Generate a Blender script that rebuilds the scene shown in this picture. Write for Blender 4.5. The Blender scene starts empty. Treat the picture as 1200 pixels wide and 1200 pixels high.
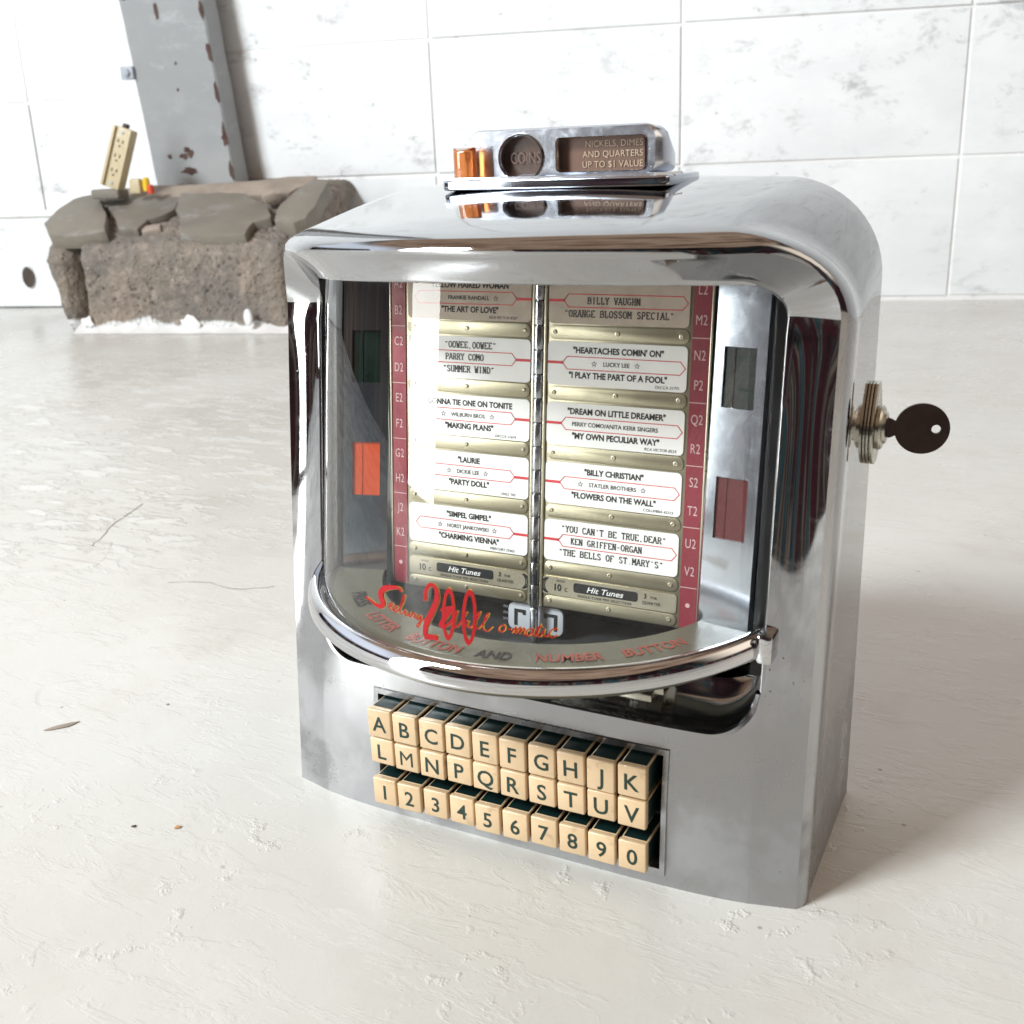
import bpy, bmesh, math, random
import numpy as np
from mathutils import Vector, Matrix, noise as mnoise
PI = math.pi
random.seed(7)
sc = bpy.context.scene
col = sc.collection

# ------------------------------------------------------------------ camera
CAM_POS = Vector((.2401, -.5766, .362))
PITCH, ROLL, YAW = .3189, -.0384, .4783
fw = Vector((-math.sin(YAW)*math.cos(PITCH), math.cos(YAW)*math.cos(PITCH), -math.sin(PITCH)))
rt = Vector((math.cos(YAW), math.sin(YAW), 0)); up = rt.cross(fw)
rt2 = rt*math.cos(ROLL) + up*math.sin(ROLL); up2 = -rt*math.sin(ROLL) + up*math.cos(ROLL)
cam_d = bpy.data.cameras.new('camera'); cam = bpy.data.objects.new('camera', cam_d); col.objects.link(cam)
M3 = Matrix((rt2, up2, -fw)).transposed()
cam.matrix_world = Matrix.Translation(CAM_POS) @ M3.to_4x4()
cam_d.sensor_width = 36; cam_d.lens = 36*1272/1200; cam_d.clip_start = .02; cam_d.clip_end = 60
cam_d.dof.use_dof = True; cam_d.dof.focus_distance = .66; cam_d.dof.aperture_fstop = 18.0
sc.camera = cam

# ------------------------------------------------------------------ world: unseen room (ceiling, dark beams behind the viewer) with added side glow
world = bpy.data.worlds.new('World'); sc.world = world; world.use_nodes = True
class NT:
    def __init__(s, tree): s.t = tree; s.n = tree.nodes; s.l = tree.links
    def new(s, typ, **kw):
        nd = s.n.new(typ)
        for k, v in kw.items():
            if k in ('op',): nd.operation = v
            elif hasattr(nd, k) and k not in ('inputs',): setattr(nd, k, v)
        return nd
    def link(s, a, b): s.l.new(a, b)
    def math(s, op, a, b=None, c=None, clamp=False):
        nd = s.n.new('ShaderNodeMath'); nd.operation = op; nd.use_clamp = clamp
        for i, v in enumerate((a, b, c)):
            if v is None: continue
            if isinstance(v, (int, float)): nd.inputs[i].default_value = v
            else: s.l.new(v, nd.inputs[i])
        return nd.outputs[0]
    def mix(s, f, a, b):
        nd = s.n.new('ShaderNodeMix'); nd.data_type = 'RGBA'
        for k, v in ((0, f), (6, a), (7, b)):
            if isinstance(v, (int, float)): nd.inputs[k].default_value = v
            elif isinstance(v, (tuple, list)): nd.inputs[k].default_value = (*v[:3], 1)
            else: s.l.new(v, nd.inputs[k])
        return nd.outputs[2]
    def ramp(s, f, stops):
        nd = s.n.new('ShaderNodeValToRGB'); e = nd.color_ramp.elements
        while len(e) < len(stops): e.new(.5)
        for el, (p, c) in zip(e, stops):
            el.position = p; el.color = (c, c, c, 1) if isinstance(c, (int, float)) else (*c, 1)
        s.l.new(f, nd.inputs[0]); return nd.outputs[0]
    def noise(s, vec, scale, detail=4, rough=.55, dist=0):
        nd = s.n.new('ShaderNodeTexNoise'); nd.inputs['Scale'].default_value = scale
        nd.inputs['Detail'].default_value = detail; nd.inputs['Roughness'].default_value = rough
        nd.inputs['Distortion'].default_value = dist
        if vec is not None: s.l.new(vec, nd.inputs['Vector'])
        return nd.outputs['Fac']
    def voro(s, vec, scale, feature='F1'):
        nd = s.n.new('ShaderNodeTexVoronoi'); nd.feature = feature; nd.inputs['Scale'].default_value = scale
        s.l.new(vec, nd.inputs['Vector']); return nd.outputs['Distance']
    def mapr(s, v, a, b, c=0., d=1.):
        nd = s.n.new('ShaderNodeMapRange'); nd.interpolation_type = 'SMOOTHSTEP'
        s.l.new(v, nd.inputs[0])
        for i, x in enumerate((a, b, c, d)): nd.inputs[1+i].default_value = x
        return nd.outputs[0]
    def bump(s, h, strength, dist, normal=None):
        nd = s.n.new('ShaderNodeBump'); nd.inputs['Strength'].default_value = strength; nd.inputs['Distance'].default_value = dist
        s.l.new(h, nd.inputs['Height'])
        if normal is not None: s.l.new(normal, nd.inputs['Normal'])
        return nd.outputs[0]

w = NT(world.node_tree); w.n.clear()
tc = w.n.new('ShaderNodeTexCoord'); sep = w.n.new('ShaderNodeSeparateXYZ'); w.link(tc.outputs['Generated'], sep.inputs[0])
X, Y, Z = sep.outputs
# timber ceiling, dark viewer's side, plus fill glow added at left and right
fl_ = w.mapr(X, -.55, -.82)                                        # bright side added on the left for soft ambient light
fr_ = w.math('MULTIPLY', w.mapr(X, .45, .8), w.mapr(Y, -.15, .25))    # another added on the right, level with the wall
f1 = w.math('MULTIPLY', w.math('MULTIPLY', w.math('MAXIMUM', fl_, fr_), w.mapr(Z, .72, .55)), w.mapr(Z, .10, .24))
mp = w.n.new('ShaderNodeMapping'); w.link(tc.outputs['Generated'], mp.inputs[0]); mp.inputs['Scale'].default_value = (2.2, 2.2, 9)
beam = w.noise(mp.outputs[0], 1.3, 4, .55)
el = w.math('ADD', Z, w.math('MULTIPLY', beam, .16))
timber = w.ramp(beam, [(.36, (.18, .11, .08)), (.47, (.40, .27, .19)), (.55, (.56, .41, .30)), (.66, (.30, .19, .13))])
mv = w.n.new('ShaderNodeMapping'); w.link(tc.outputs['Generated'], mv.inputs[0]); mv.inputs['Scale'].default_value = (9, 9, 1.6)
low = w.ramp(w.noise(mv.outputs[0], 1.0, 3, .55), [(.36, (.020, .018, .022)), (.44, (.075, .022, .028)), (.49, (.028, .026, .030)), (.54, (.22, .17, .13)), (.58, (.03, .03, .034)), (.64, (.03, .085, .10)), (.72, (.14, .13, .14))])
low = w.mix(w.mapr(Z, .06, .2), low, w.mix(.72, low, (.006, .006, .008)))
dark = w.mix(w.mapr(w.math('SUBTRACT', el, w.math('MULTIPLY', Y, .25)), .62, .70), low, timber)
nz = w.noise(tc.outputs['Generated'], 1.6, 2)
lite = w.mix(nz, (1.25, 1.36, 1.55), (1.0, 1.08, 1.25))
lite = w.mix(w.mapr(X, .0, .4), lite, (1.55, 1.34, 1.10))
colr = w.mix(f1, dark, lite)
bg = w.n.new('ShaderNodeBackground'); w.link(colr, bg.inputs[0]); bg.inputs[1].default_value = 1.0
wo = w.n.new('ShaderNodeOutputWorld'); w.link(bg.outputs[0], wo.inputs[0])

# ------------------------------------------------------------------ lamps: the open doorway front left, and a dimmer window high on the left
def area(name, loc, target, sx, sy, power, color, spread=180):
    l = bpy.data.lights.new(name, 'AREA'); l.shape = 'RECTANGLE'; l.size = sx; l.size_y = sy; l.energy = power; l.color = color
    l.spread = math.radians(spread)
    o = bpy.data.objects.new(name, l); col.objects.link(o); o.location = loc
    o.rotation_euler = (Vector(target)-Vector(loc)).to_track_quat('-Z', 'Y').to_euler(); return o
area('doorway_light', (-1.73, -2.03, 1.2), (-.1, .0, 1.1), .66, 2.3, 64, (.96, .985, .97))
area('window_light', (-2.4, -3.3, 3.6), (.5, 2.2, .7), 1.2, 1.0, 310, (.90, .97, 1))

sc.view_settings.view_transform = 'Standard'; sc.view_settings.look = 'None'
sc.view_settings.exposure = 0; sc.view_settings.gamma = 1
sc.render.engine = 'CYCLES'
sc.cycles.use_denoising = True
sc.cycles.max_bounces = 10; sc.cycles.glossy_bounces = 6; sc.cycles.transparent_max_bounces = 16
sc.cycles.caustics_reflective = True; sc.cycles.sample_clamp_indirect = 6

# ------------------------------------------------------------------ materials
def mat(name): 
    m = bpy.data.materials.new(name); m.use_nodes = True
    t = NT(m.node_tree); p = t.n['Principled BSDF']; return m, t, p
def setp(p, **k):
    for a, v in k.items():
        nm = {'base': 'Base Color', 'rough': 'Roughness', 'metal': 'Metallic', 'spec': 'Specular IOR Level', 'coat': 'Coat Weight',
              'coatr': 'Coat Roughness', 'trans': 'Transmission Weight', 'ior': 'IOR', 'sss': 'Subsurface Weight'}[a]
        p.inputs[nm].default_value = (*v, 1) if a == 'base' else v
def simple(name, base, rough=.4, metal=0, grain=0, gs=400, **k):
    m, t, p = mat(name); setp(p, base=base, rough=rough, metal=metal, **k)
    tcn = t.n.new('ShaderNodeTexCoord').outputs['Object']
    n = t.noise(tcn, gs*.15, 5, .6)
    c2 = tuple(min(1, c*(1-.28*grain)) for c in base)
    t.link(t.mix(t.mapr(n, .35, .7), base, c2), p.inputs['Base Color'])
    t.link(t.mapr(n, .3, .75, max(0, rough*.85), min(1, rough*1.3)), p.inputs['Roughness'])
    if grain: t.link(t.bump(t.noise(tcn, gs, 3), .15*grain, .0005), p.inputs['Normal'])
    return m
def chrome(name, base=(.80, .80, .81), rough=.035, pit=.5, wav=.25, haze=0., var=1.):
    m, t, p = mat(name); setp(p, metal=1)
    tcn = t.n.new('ShaderNodeTexCoord').outputs['Object']
    big = t.noise(tcn, 9, 3); fine = t.noise(tcn, 160, 4, .65)
    v = t.voro(tcn, 230); spot = t.mapr(v, .05, .12, 1, 0)                       # rust pits
    pm = t.math('MULTIPLY', spot, t.mapr(t.noise(tcn, 22, 3, .7), .52, .68), clamp=True)
    pm = t.math('MULTIPLY', pm, pit)
    c = t.mix(t.mapr(big, .35, .7), base, tuple(x*.93 for x in base))
    c = t.mix(pm, c, (.10, .085, .08))
    t.link(c, p.inputs['Base Color'])
    r = t.math('ADD', t.mapr(fine, .4, .8, rough, rough+(rough*1.2+.03)*var), t.math('MULTIPLY', pm, .4))
    if haze:
        sp = t.n.new('ShaderNodeSeparateXYZ'); t.link(tcn, sp.inputs[0])
        low = t.mapr(sp.outputs[2], .115, .03)
        pt = t.mapr(t.noise(tcn, 26, 4, .6), .32, .62)
        r = t.math('ADD', r, t.math('MULTIPLY', t.math('MULTIPLY', low, t.math('ADD', pt, .35)), haze))
    t.link(r, p.inputs['Roughness'])
    h = t.math('ADD', t.math('MULTIPLY', t.noise(tcn, 14, 2), 1.0), t.math('MULTIPLY', pm, -.15))
    t.link(t.bump(h, wav, .0012), p.inputs['Normal'])
    return m
M = {}
M['chrome'] = chrome('housing_chrome', (.445, .45, .46), .04, .9, .25, .42)
M['bright'] = chrome('bright_chrome', (.62, .62, .63), .03, .35, .12)
M['worn'] = chrome('worn_chrome', (.50, .54, .61), .10, .35, .08, 0, .15)
M['nickel'] = chrome('aged_nickel', (.52, .50, .43), .2, .5, .05)
M['satin'] = chrome('satin_chrome', (.66, .70, .78), .2, .7, .18, 0, .35)
M['brass'] = simple('champagne_metal', (.40, .365, .265), .36, .7, grain=.3, gs=120)
M['brasshi'] = simple('champagne_edge', (.62, .57, .44), .3, .7, grain=.2, gs=120)
M['wellpaint'] = simple('dark_grey_well_paint', (.045, .047, .05), .4)
M['steel'] = chrome('dark_steel', (.30, .30, .32), .22, .4, .2)
M['hinge'] = chrome('hinge_steel', (.58, .60, .64), .18, .3, .1)
M['black'] = simple('black_lining', (.006, .006, .008), .35, grain=.3)
M['shelf'] = simple('olive_shelf_paint', (.135, .13, .095), .34, grain=.1, spec=.35)
M['paper'] = simple('title_paper', (.88, .88, .87), .5, grain=.08, gs=900)
M['paperold'] = simple('aged_paper', (.55, .46, .38), .6, grain=.4, gs=900)
M['red'] = simple('red_print', (.62, .05, .06), .45)
M['ink'] = simple('black_ink', (.015, .015, .016), .5)
M['indexred'] = simple('index_red', (.25, .028, .045), .42, grain=.5, gs=500)
M['indexletter'] = simple('index_lettering', (.62, .42, .42), .5)
M['cream'] = simple('cream_button_plastic', (.69, .50, .30), .34, grain=.45, gs=260, coat=.3)
_t = NT(M['cream'].node_tree); _p = _t.n['Principled BSDF']; _oi = _t.n.new('ShaderNodeObjectInfo')
_src = _p.inputs['Base Color'].links[0].from_socket
_g = _t.noise(_t.n.new('ShaderNodeNewGeometry').outputs['Position'], 95, 5, .65)
_c = _t.mix(_t.math('MULTIPLY', _oi.outputs['Random'], .55), _src, (.56, .40, .235))
_t.link(_t.mix(_t.math('MULTIPLY', _t.mapr(_g, .56, .72), .5), _c, (.34, .22, .12)), _p.inputs['Base Color'])
M['green'] = simple('dark_green_plastic', (.004, .017, .016), .4, grain=.3, spec=.3)
M['letter'] = simple('dark_green_lettering', (.006, .028, .018), .4)
M['orange'] = simple('orange_window', (.50, .055, .005), .35, grain=.25, gs=150, spec=.25)
M['redwin'] = simple('dark_red_window', (.085, .006, .008), .35, grain=.25, gs=150, spec=.25)
M['greenwin'] = simple('black_green_window', (.003, .012, .008), .3, grain=.1, spec=.25)
M['greenink'] = simple('faint_green_lettering', (.006, .05, .022), .5)
M['brown'] = simple('brown_plate', (.065, .03, .018), .38, grain=.8, gs=300, coat=.5)
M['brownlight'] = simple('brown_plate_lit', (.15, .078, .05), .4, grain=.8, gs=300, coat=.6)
M['goldink'] = simple('pale_lettering', (.42, .31, .21), .45)
M['engrave'] = simple('engraved_lettering', (.12, .07, .055), .5)
M['gred'] = simple('red_glass_paint', (.34, .006, .010), .5, spec=.2)
M['gyel'] = simple('yellow_glass_paint', (.70, .50, .05), .4)
M['shelfred'] = simple('worn_red_paint', (.36, .07, .045), .5)
M['bracket'] = simple('grey_bracket_paint', (.48, .51, .56), .38, grain=.2)
M['keymetal'] = simple('dark_key_metal', (.045, .026, .021), .33, .7, grain=.6)
def amber_mat():
    m, t, p = mat('amber_plastic'); setp(p, base=(.86, .30, .09), rough=.12, trans=.75, ior=1.49, coat=.5)
    return m
M['amber'] = amber_mat()
def glass_mat():
    m = bpy.data.materials.new('window_glass'); m.use_nodes = True; t = NT(m.node_tree); t.n.clear()
    tr = t.n.new('ShaderNodeBsdfTransparent'); tr.inputs[0].default_value = (.965, .97, .955, 1)
    gl = t.n.new('ShaderNodeBsdfGlossy'); gl.inputs['Roughness'].default_value = .012; gl.inputs[0].default_value = (1, 1, 1, 1)
    fr = t.n.new('ShaderNodeFresnel'); ng = t.n.new('ShaderNodeNewGeometry'); t.link(t.math('SUBTRACT', 1.5, t.math('MULTIPLY', ng.outputs['Backfacing'], 1.5-1/1.5)), fr.inputs[0])
    mx = t.n.new('ShaderNodeMixShader'); t.link(fr.outputs[0], mx.inputs[0]); t.link(tr.outputs[0], mx.inputs[1]); t.link(gl.outputs[0], mx.inputs[2])
    tcn = t.n.new('ShaderNodeTexCoord').outputs['Object']
    b = t.bump(t.noise(tcn, 30, 2), .06, .0008); t.link(b, gl.inputs['Normal']); t.link(b, fr.inputs['Normal'])
    o = t.n.new('ShaderNodeOutputMaterial'); t.link(mx.outputs[0], o.inputs[0]); return m
M['glass'] = glass_mat()

def floor_mat():
    m, t, p = mat('white_floor_paint')
    g = t.n.new('ShaderNodeNewGeometry').outputs['Position']
    big = t.noise(g, 1.3, 5, .6); mid = t.noise(g, 7, 6, .62); fin = t.noise(g, 60, 5, .6)
    c = t.mix(t.mapr(big, .35, .68), (.625, .62, .595), (.555, .545, .51))
    c = t.mix(t.math('MULTIPLY', t.mapr(mid, .50, .74), .5), c, (.47, .43, .37))
    # grime specks and dots
    sp = t.mapr(t.voro(g, 34), .035, .07, 1, 0)
    spm = t.math('MULTIPLY', sp, t.mapr(t.noise(g, 9, 2), .5, .6))
    c = t.mix(t.math('MULTIPLY', spm, .8), c, (.24, .20, .17))
    # hairline cracks
    wv = t.n.new('ShaderNodeMapping'); t.link(g, wv.inputs[0])
    dn = t.n.new('ShaderNodeTexNoise'); dn.inputs['Scale'].default_value = 5; t.link(g, dn.inputs['Vector'])
    mixv = t.n.new('ShaderNodeMix'); mixv.data_type = 'VECTOR'; mixv.inputs[0].default_value = .09; t.link(g, mixv.inputs[4]); t.link(dn.outputs['Color'], mixv.inputs[5])
    ed = t.n.new('ShaderNodeTexVoronoi'); ed.feature = 'DISTANCE_TO_EDGE'; ed.inputs['Scale'].default_value = 2.6; t.link(mixv.outputs[1], ed.inputs['Vector'])
    ck = t.math('MULTIPLY', t.mapr(ed.outputs['Distance'], .001, .0045, 1, 0), t.mapr(t.noise(g, 6, 3), .56, .66))
    c = t.mix(t.math('MULTIPLY', ck, .55), c, (.33, .29, .25))
    # scraped white streaks
    mpp = t.n.new('ShaderNodeMapping'); t.link(g, mpp.inputs[0]); mpp.inputs['Rotation'].default_value = (0, 0, .5); mpp.inputs['Scale'].default_value = (1, 3, 1)
    dsl = t.n.new('ShaderNodeVectorMath'); dsl.operation = 'DISTANCE'; t.link(g, dsl.inputs[0]); dsl.inputs[1].default_value = (-1.0, .50, 0)
    scr = t.math('MULTIPLY', t.mapr(t.noise(mpp.outputs[0], 14, 6, .7, .4), .50, .58), t.mapr(dsl.outputs['Value'], .25, .70, 1.3, .10))
    c = t.mix(t.math('MULTIPLY', scr, .6), c, (.68, .68, .66))
    t.link(c, p.inputs['Base Color'])
    r = t.mapr(t.noise(g, 4, 5, .6), .3, .75, .17, .42); t.link(r, p.inputs['Roughness'])
    p.inputs['Specular IOR Level'].default_value = .5
    # relief: trowel undulation, lumps and blisters of paint near the front
    sepn = t.n.new('ShaderNodeSeparateXYZ'); t.link(g, sepn.inputs[0])
    blob = t.mapr(t.noise(g, 75, 4, .6), .55, .72)
    dsp = t.n.new('ShaderNodeVectorMath'); dsp.operation = 'DISTANCE'; t.link(g, dsp.inputs[0]); dsp.inputs[1].default_value = (.02, -.24, 0)
    blm = t.math('MULTIPLY', t.mapr(t.noise(g, 9, 3, .6), .46, .60), t.mapr(dsp.outputs['Value'], .12, .42, 1.6, .25))
    h = t.math('ADD', t.math('MULTIPLY', big, 2.0), t.math('MULTIPLY', mid, .5))
    h = t.math('ADD', h, t.math('MULTIPLY', t.math('MULTIPLY', blob, blm), .38))
    h = t.math('ADD', h, t.math('MULTIPLY', fin, .10)); h = t.math('ADD', h, t.math('MULTIPLY', scr, .9))
    h = t.math('SUBTRACT', h, t.math('MULTIPLY', ck, .25))
    t.link(t.bump(h, .34, .005), p.inputs['Normal']); return m
M['floor'] = floor_mat()
def wall_mat(name, a, b, stain):
    m, t, p = mat(name)
    g = t.n.new('ShaderNodeNewGeometry').outputs['Position']
    mp = t.n.new('ShaderNodeMapping'); t.link(g, mp.inputs[0]); mp.inputs['Scale'].default_value = (1, 1, 1.8)
    big = t.noise(mp.outputs[0], 2.3, 6, .65); mid = t.noise(mp.outputs[0], 11, 7, .72, .3); fin = t.noise(g, 55, 6, .7)
    c = t.mix(t.mapr(big, .38, .66), a, b)
    c = t.mix(t.math('MULTIPLY', t.mapr(mid, .53, .70), t.math('MULTIPLY', t.mapr(t.noise(g, 1.7, 3), .38, .56), stain)), c, (.46, .46, .48))
    s2 = t.math('MULTIPLY', t.mapr(fin, .59, .70), t.mapr(mid, .50, .62))
    c = t.mix(t.math('MULTIPLY', s2, stain*.9), c, (.22, .20, .19))
    t.link(c, p.inputs['Base Color']); setp(p, rough=.62)
    h = t.math('ADD', t.math('MULTIPLY', mid, .6), t.math('MULTIPLY', fin, .35))
    t.link(t.bump(h, .45, .004), p.inputs['Normal']); return m
M['block'] = wall_mat('whitewashed_block', (.87, .895, .91), (.79, .81, .83), .85)
M['mortar'] = wall_mat('painted_mortar', (.90, .90, .90), (.86, .85, .84), .6)
M['pillar'] = wall_mat('chipped_pillar_paint', (.35, .36, .365), (.29, .30, .31), .5)
def concrete_mat():
    m, t, p = mat('rough_brown_concrete')
    g = t.n.new('ShaderNodeNewGeometry').outputs['Position']
    big = t.noise(g, 6, 5, .6); mid = t.noise(g, 28, 6, .7); v = t.voro(g, 55)
    c = t.mix(t.mapr(big, .38, .62), (.26, .215, .175), (.19, .17, .15))
    c = t.mix(t.math('MULTIPLY', t.mapr(mid, .5, .66), .6), c, (.38, .31, .26))
    agg = t.math('MULTIPLY', t.mapr(v, .18, .32, 1, 0), t.mapr(t.noise(g, 10, 3), .48, .6))
    c = t.mix(t.math('MULTIPLY', agg, .8), c, (.07, .06, .055))
    pal = t.math('MULTIPLY', t.mapr(t.voro(g, 85), .12, .22, 1, 0), t.mapr(t.noise(g, 17, 3), .50, .58)); c = t.mix(t.math('MULTIPLY', pal, .7), c, (.46, .40, .35))
    spn = t.n.new('ShaderNodeSeparateXYZ'); t.link(g, spn.inputs[0])
    wsp = t.math('MULTIPLY', t.mapr(t.math('ADD', spn.outputs[2], t.math('MULTIPLY', t.noise(g, 13, 4), -.085)), -.018, -.026), 1.0)
    c = t.mix(wsp, c, (.72, .72, .72))
    t.link(c, p.inputs['Base Color']); setp(p, rough=.9)
    v2 = t.mapr(t.voro(g, 110), .1, .5); t.link(t.bump(t.math('ADD', t.math('MULTIPLY', mid, 1.2), t.math('ADD', t.math('MULTIPLY', v, .8), t.math('MULTIPLY', v2, .35))), .9, .0065), p.inputs['Normal']); return m
M['concrete'] = concrete_mat()
M['slab'] = wall_mat('grey_mortar_slab', (.22, .195, .16), (.155, .14, .12), .5)
M['rust'] = simple('exposed_rust', (.10, .055, .045), .8, grain=1., gs=200)
M['beige'] = simple('beige_plastic', (.56, .47, .30), .45, grain=.3)
M['dirt'] = simple('dark_dirt', (.10, .08, .065), .9, grain=1., gs=90)
M['whitepaint'] = simple('fresh_white_paint', (.80, .80, .80), .45, grain=.4, gs=120)
M['yellowp'] = simple('yellow_plastic', (.75, .50, .02), .4); M['redp'] = simple('red_plastic', (.6, .06, .02), .4)
M['boltm'] = simple('painted_bolt', (.42, .46, .52), .5, grain=.4)
M['chipor'] = simple('orange_chip', (.45, .25, .12), .8)
M['stain'] = simple('brown_chip', (.36, .30, .25), .8, grain=1., gs=80)

# ------------------------------------------------------------------ mesh helpers
class MB:
    def __init__(s): s.v = []; s.f = []; s.m = []
    def add(s, vs, fs, mi=0):
        o = len(s.v); s.v += [tuple(p) for p in vs]; s.f += [tuple(i+o for i in f) for f in fs]; s.m += [mi]*len(fs); return s
    def grid(s, rows, mi=0, flip=False, close=False):
        o = len(s.v); n = len(rows[0])
        for r in rows: s.v += [tuple(p) for p in r]
        for i in range(len(rows)-1):
            for j in range(n if close else n-1):
                k = (j+1) % n
                f = (o+i*n+j, o+i*n+k, o+(i+1)*n+k, o+(i+1)*n+j)
                s.f.append(f[::-1] if flip else f); s.m.append(mi)
        return s
    def box(s, x0, x1, y0, y1, z0, z1, mi=0, fm=None):
        v = [(x, y, z) for z in (z0, z1) for y in (y0, y1) for x in (x0, x1)]
        fs = [(0, 2, 3, 1), (4, 5, 7, 6), (0, 1, 5, 4), (2, 6, 7, 3), (0, 4, 6, 2), (1, 3, 7, 5)]
        o = len(s.v); s.v += v
        for k, f in enumerate(fs): s.f.append(tuple(i+o for i in f)); s.m.append(fm.get(k, mi) if fm else mi)
        return s
    def build(s, name, mats, parent=None, smooth=False, bevel=0, seg=2, angle=35, tf=None, sub=0):
        me = bpy.data.meshes.new(name)
        vs = [tf(Vector(p)) for p in s.v] if tf else s.v
        me.from_pydata([tuple(p) for p in vs], [], s.f); me.update()
        if not isinstance(mats, (list, tuple)): mats = [mats]
        for m in mats: me.materials.append(m)
        me.polygons.foreach_set('material_index', s.m)
        if bevel:
            bm = bmesh.new(); bm.from_mesh(me); bmesh.ops.remove_doubles(bm, verts=bm.verts, dist=1e-6)
            es = [e for e in bm.edges if len(e.link_faces) == 2 and e.calc_face_angle(0) > math.radians(angle)]
            bmesh.ops.bevel(bm, geom=es, offset=bevel, segments=seg, profile=.5, affect='EDGES', clamp_overlap=True)
            bm.to_mesh(me); bm.free()
        if smooth or bevel:
            me.polygons.foreach_set('use_smooth', [True]*len(me.polygons))
            if smooth != 'all': me.set_sharp_from_angle(angle=math.radians(32))
        me.validate(); me.update()
        o = bpy.data.objects.new(name, me); col.objects.link(o); o.parent = parent
        return o
def prism(pts, z0, z1, mi=0, mb=None):
    mb = mb or MB(); n = len(pts)
    mb.add([(x, y, z0) for x, y in pts]+[(x, y, z1) for x, y in pts],
           [tuple(range(n))[::-1], tuple(range(n, 2*n))]+[(i, (i+1) % n, n+(i+1) % n, n+i) for i in range(n)], mi); return mb
def lathe(prof, n=32, mi=0, mb=None, caps=True):
    """prof: (r, h) pairs about +Z"""
    mb = mb or MB(); rows = [[(r*math.cos(2*PI*k/n), r*math.sin(2*PI*k/n), h) for k in range(n)] for r, h in prof]
    mb.grid(rows, mi, close=True); o = len(mb.v)-n
    if caps: mb.f.append(tuple(range(o, o+n))); mb.m.append(mi)
    return mb
def rrect(x0, x1, z0, z1, r, n=5):
    pts = []
    for cx, cz, a0 in ((x1-r, z1-r, 0), (x0+r, z1-r, PI/2), (x0+r, z0+r, PI), (x1-r, z0+r, 1.5*PI)):
        for k in range(n+1):
            a = a0+PI/2*k/n; pts.append((cx+r*math.cos(a), cz+r*math.sin(a)))
    return pts
def empty(name, loc, **k):
    o = bpy.data.objects.new(name, None); col.objects.link(o); o.location = loc; o.empty_display_size = .05; tag(o, **k); return o
def tag(o, label=None, category=None, group=None, kind=None):
    for a, b in (('label', label), ('category', category), ('group', group), ('kind', kind)):
        if b: o[a] = b
    return o

# flat lettering from the built-in font: returns (verts2d, faces), left edge / centre / right aligned at 0, baseline 0
_tc = {}
def text2d(body, size, bold=0., xs=1., align='C', shear=0., space=1.):
    key = (body, round(size, 6), bold, xs, align, shear, space)
    if key in _tc: return _tc[key]
    cu = bpy.data.curves.new('t', 'FONT'); cu.body = body; cu.size = 1; cu.offset = bold; cu.shear = shear; cu.space_character = space
    cu.resolution_u = 3
    ob = bpy.data.objects.new('t', cu); me = ob.to_mesh()
    vs = np.array([v.co[:2] for v in me.vertices]) if len(me.vertices) else np.zeros((0, 2)); fs = [tuple(p.vertices) for p in me.polygons]
    ob.to_mesh_clear(); bpy.data.objects.remove(ob); bpy.data.curves.remove(cu)
    k = size/.729                                                     # cap height of the font -> size
    vs = vs*[k*xs, k]
    if len(vs):
        a, b = vs[:, 0].min(), vs[:, 0].max(); vs[:, 0] -= {'L': a, 'C': (a+b)/2, 'R': b}[align]
    _tc[key] = (vs, fs); return _tc[key]
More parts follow.
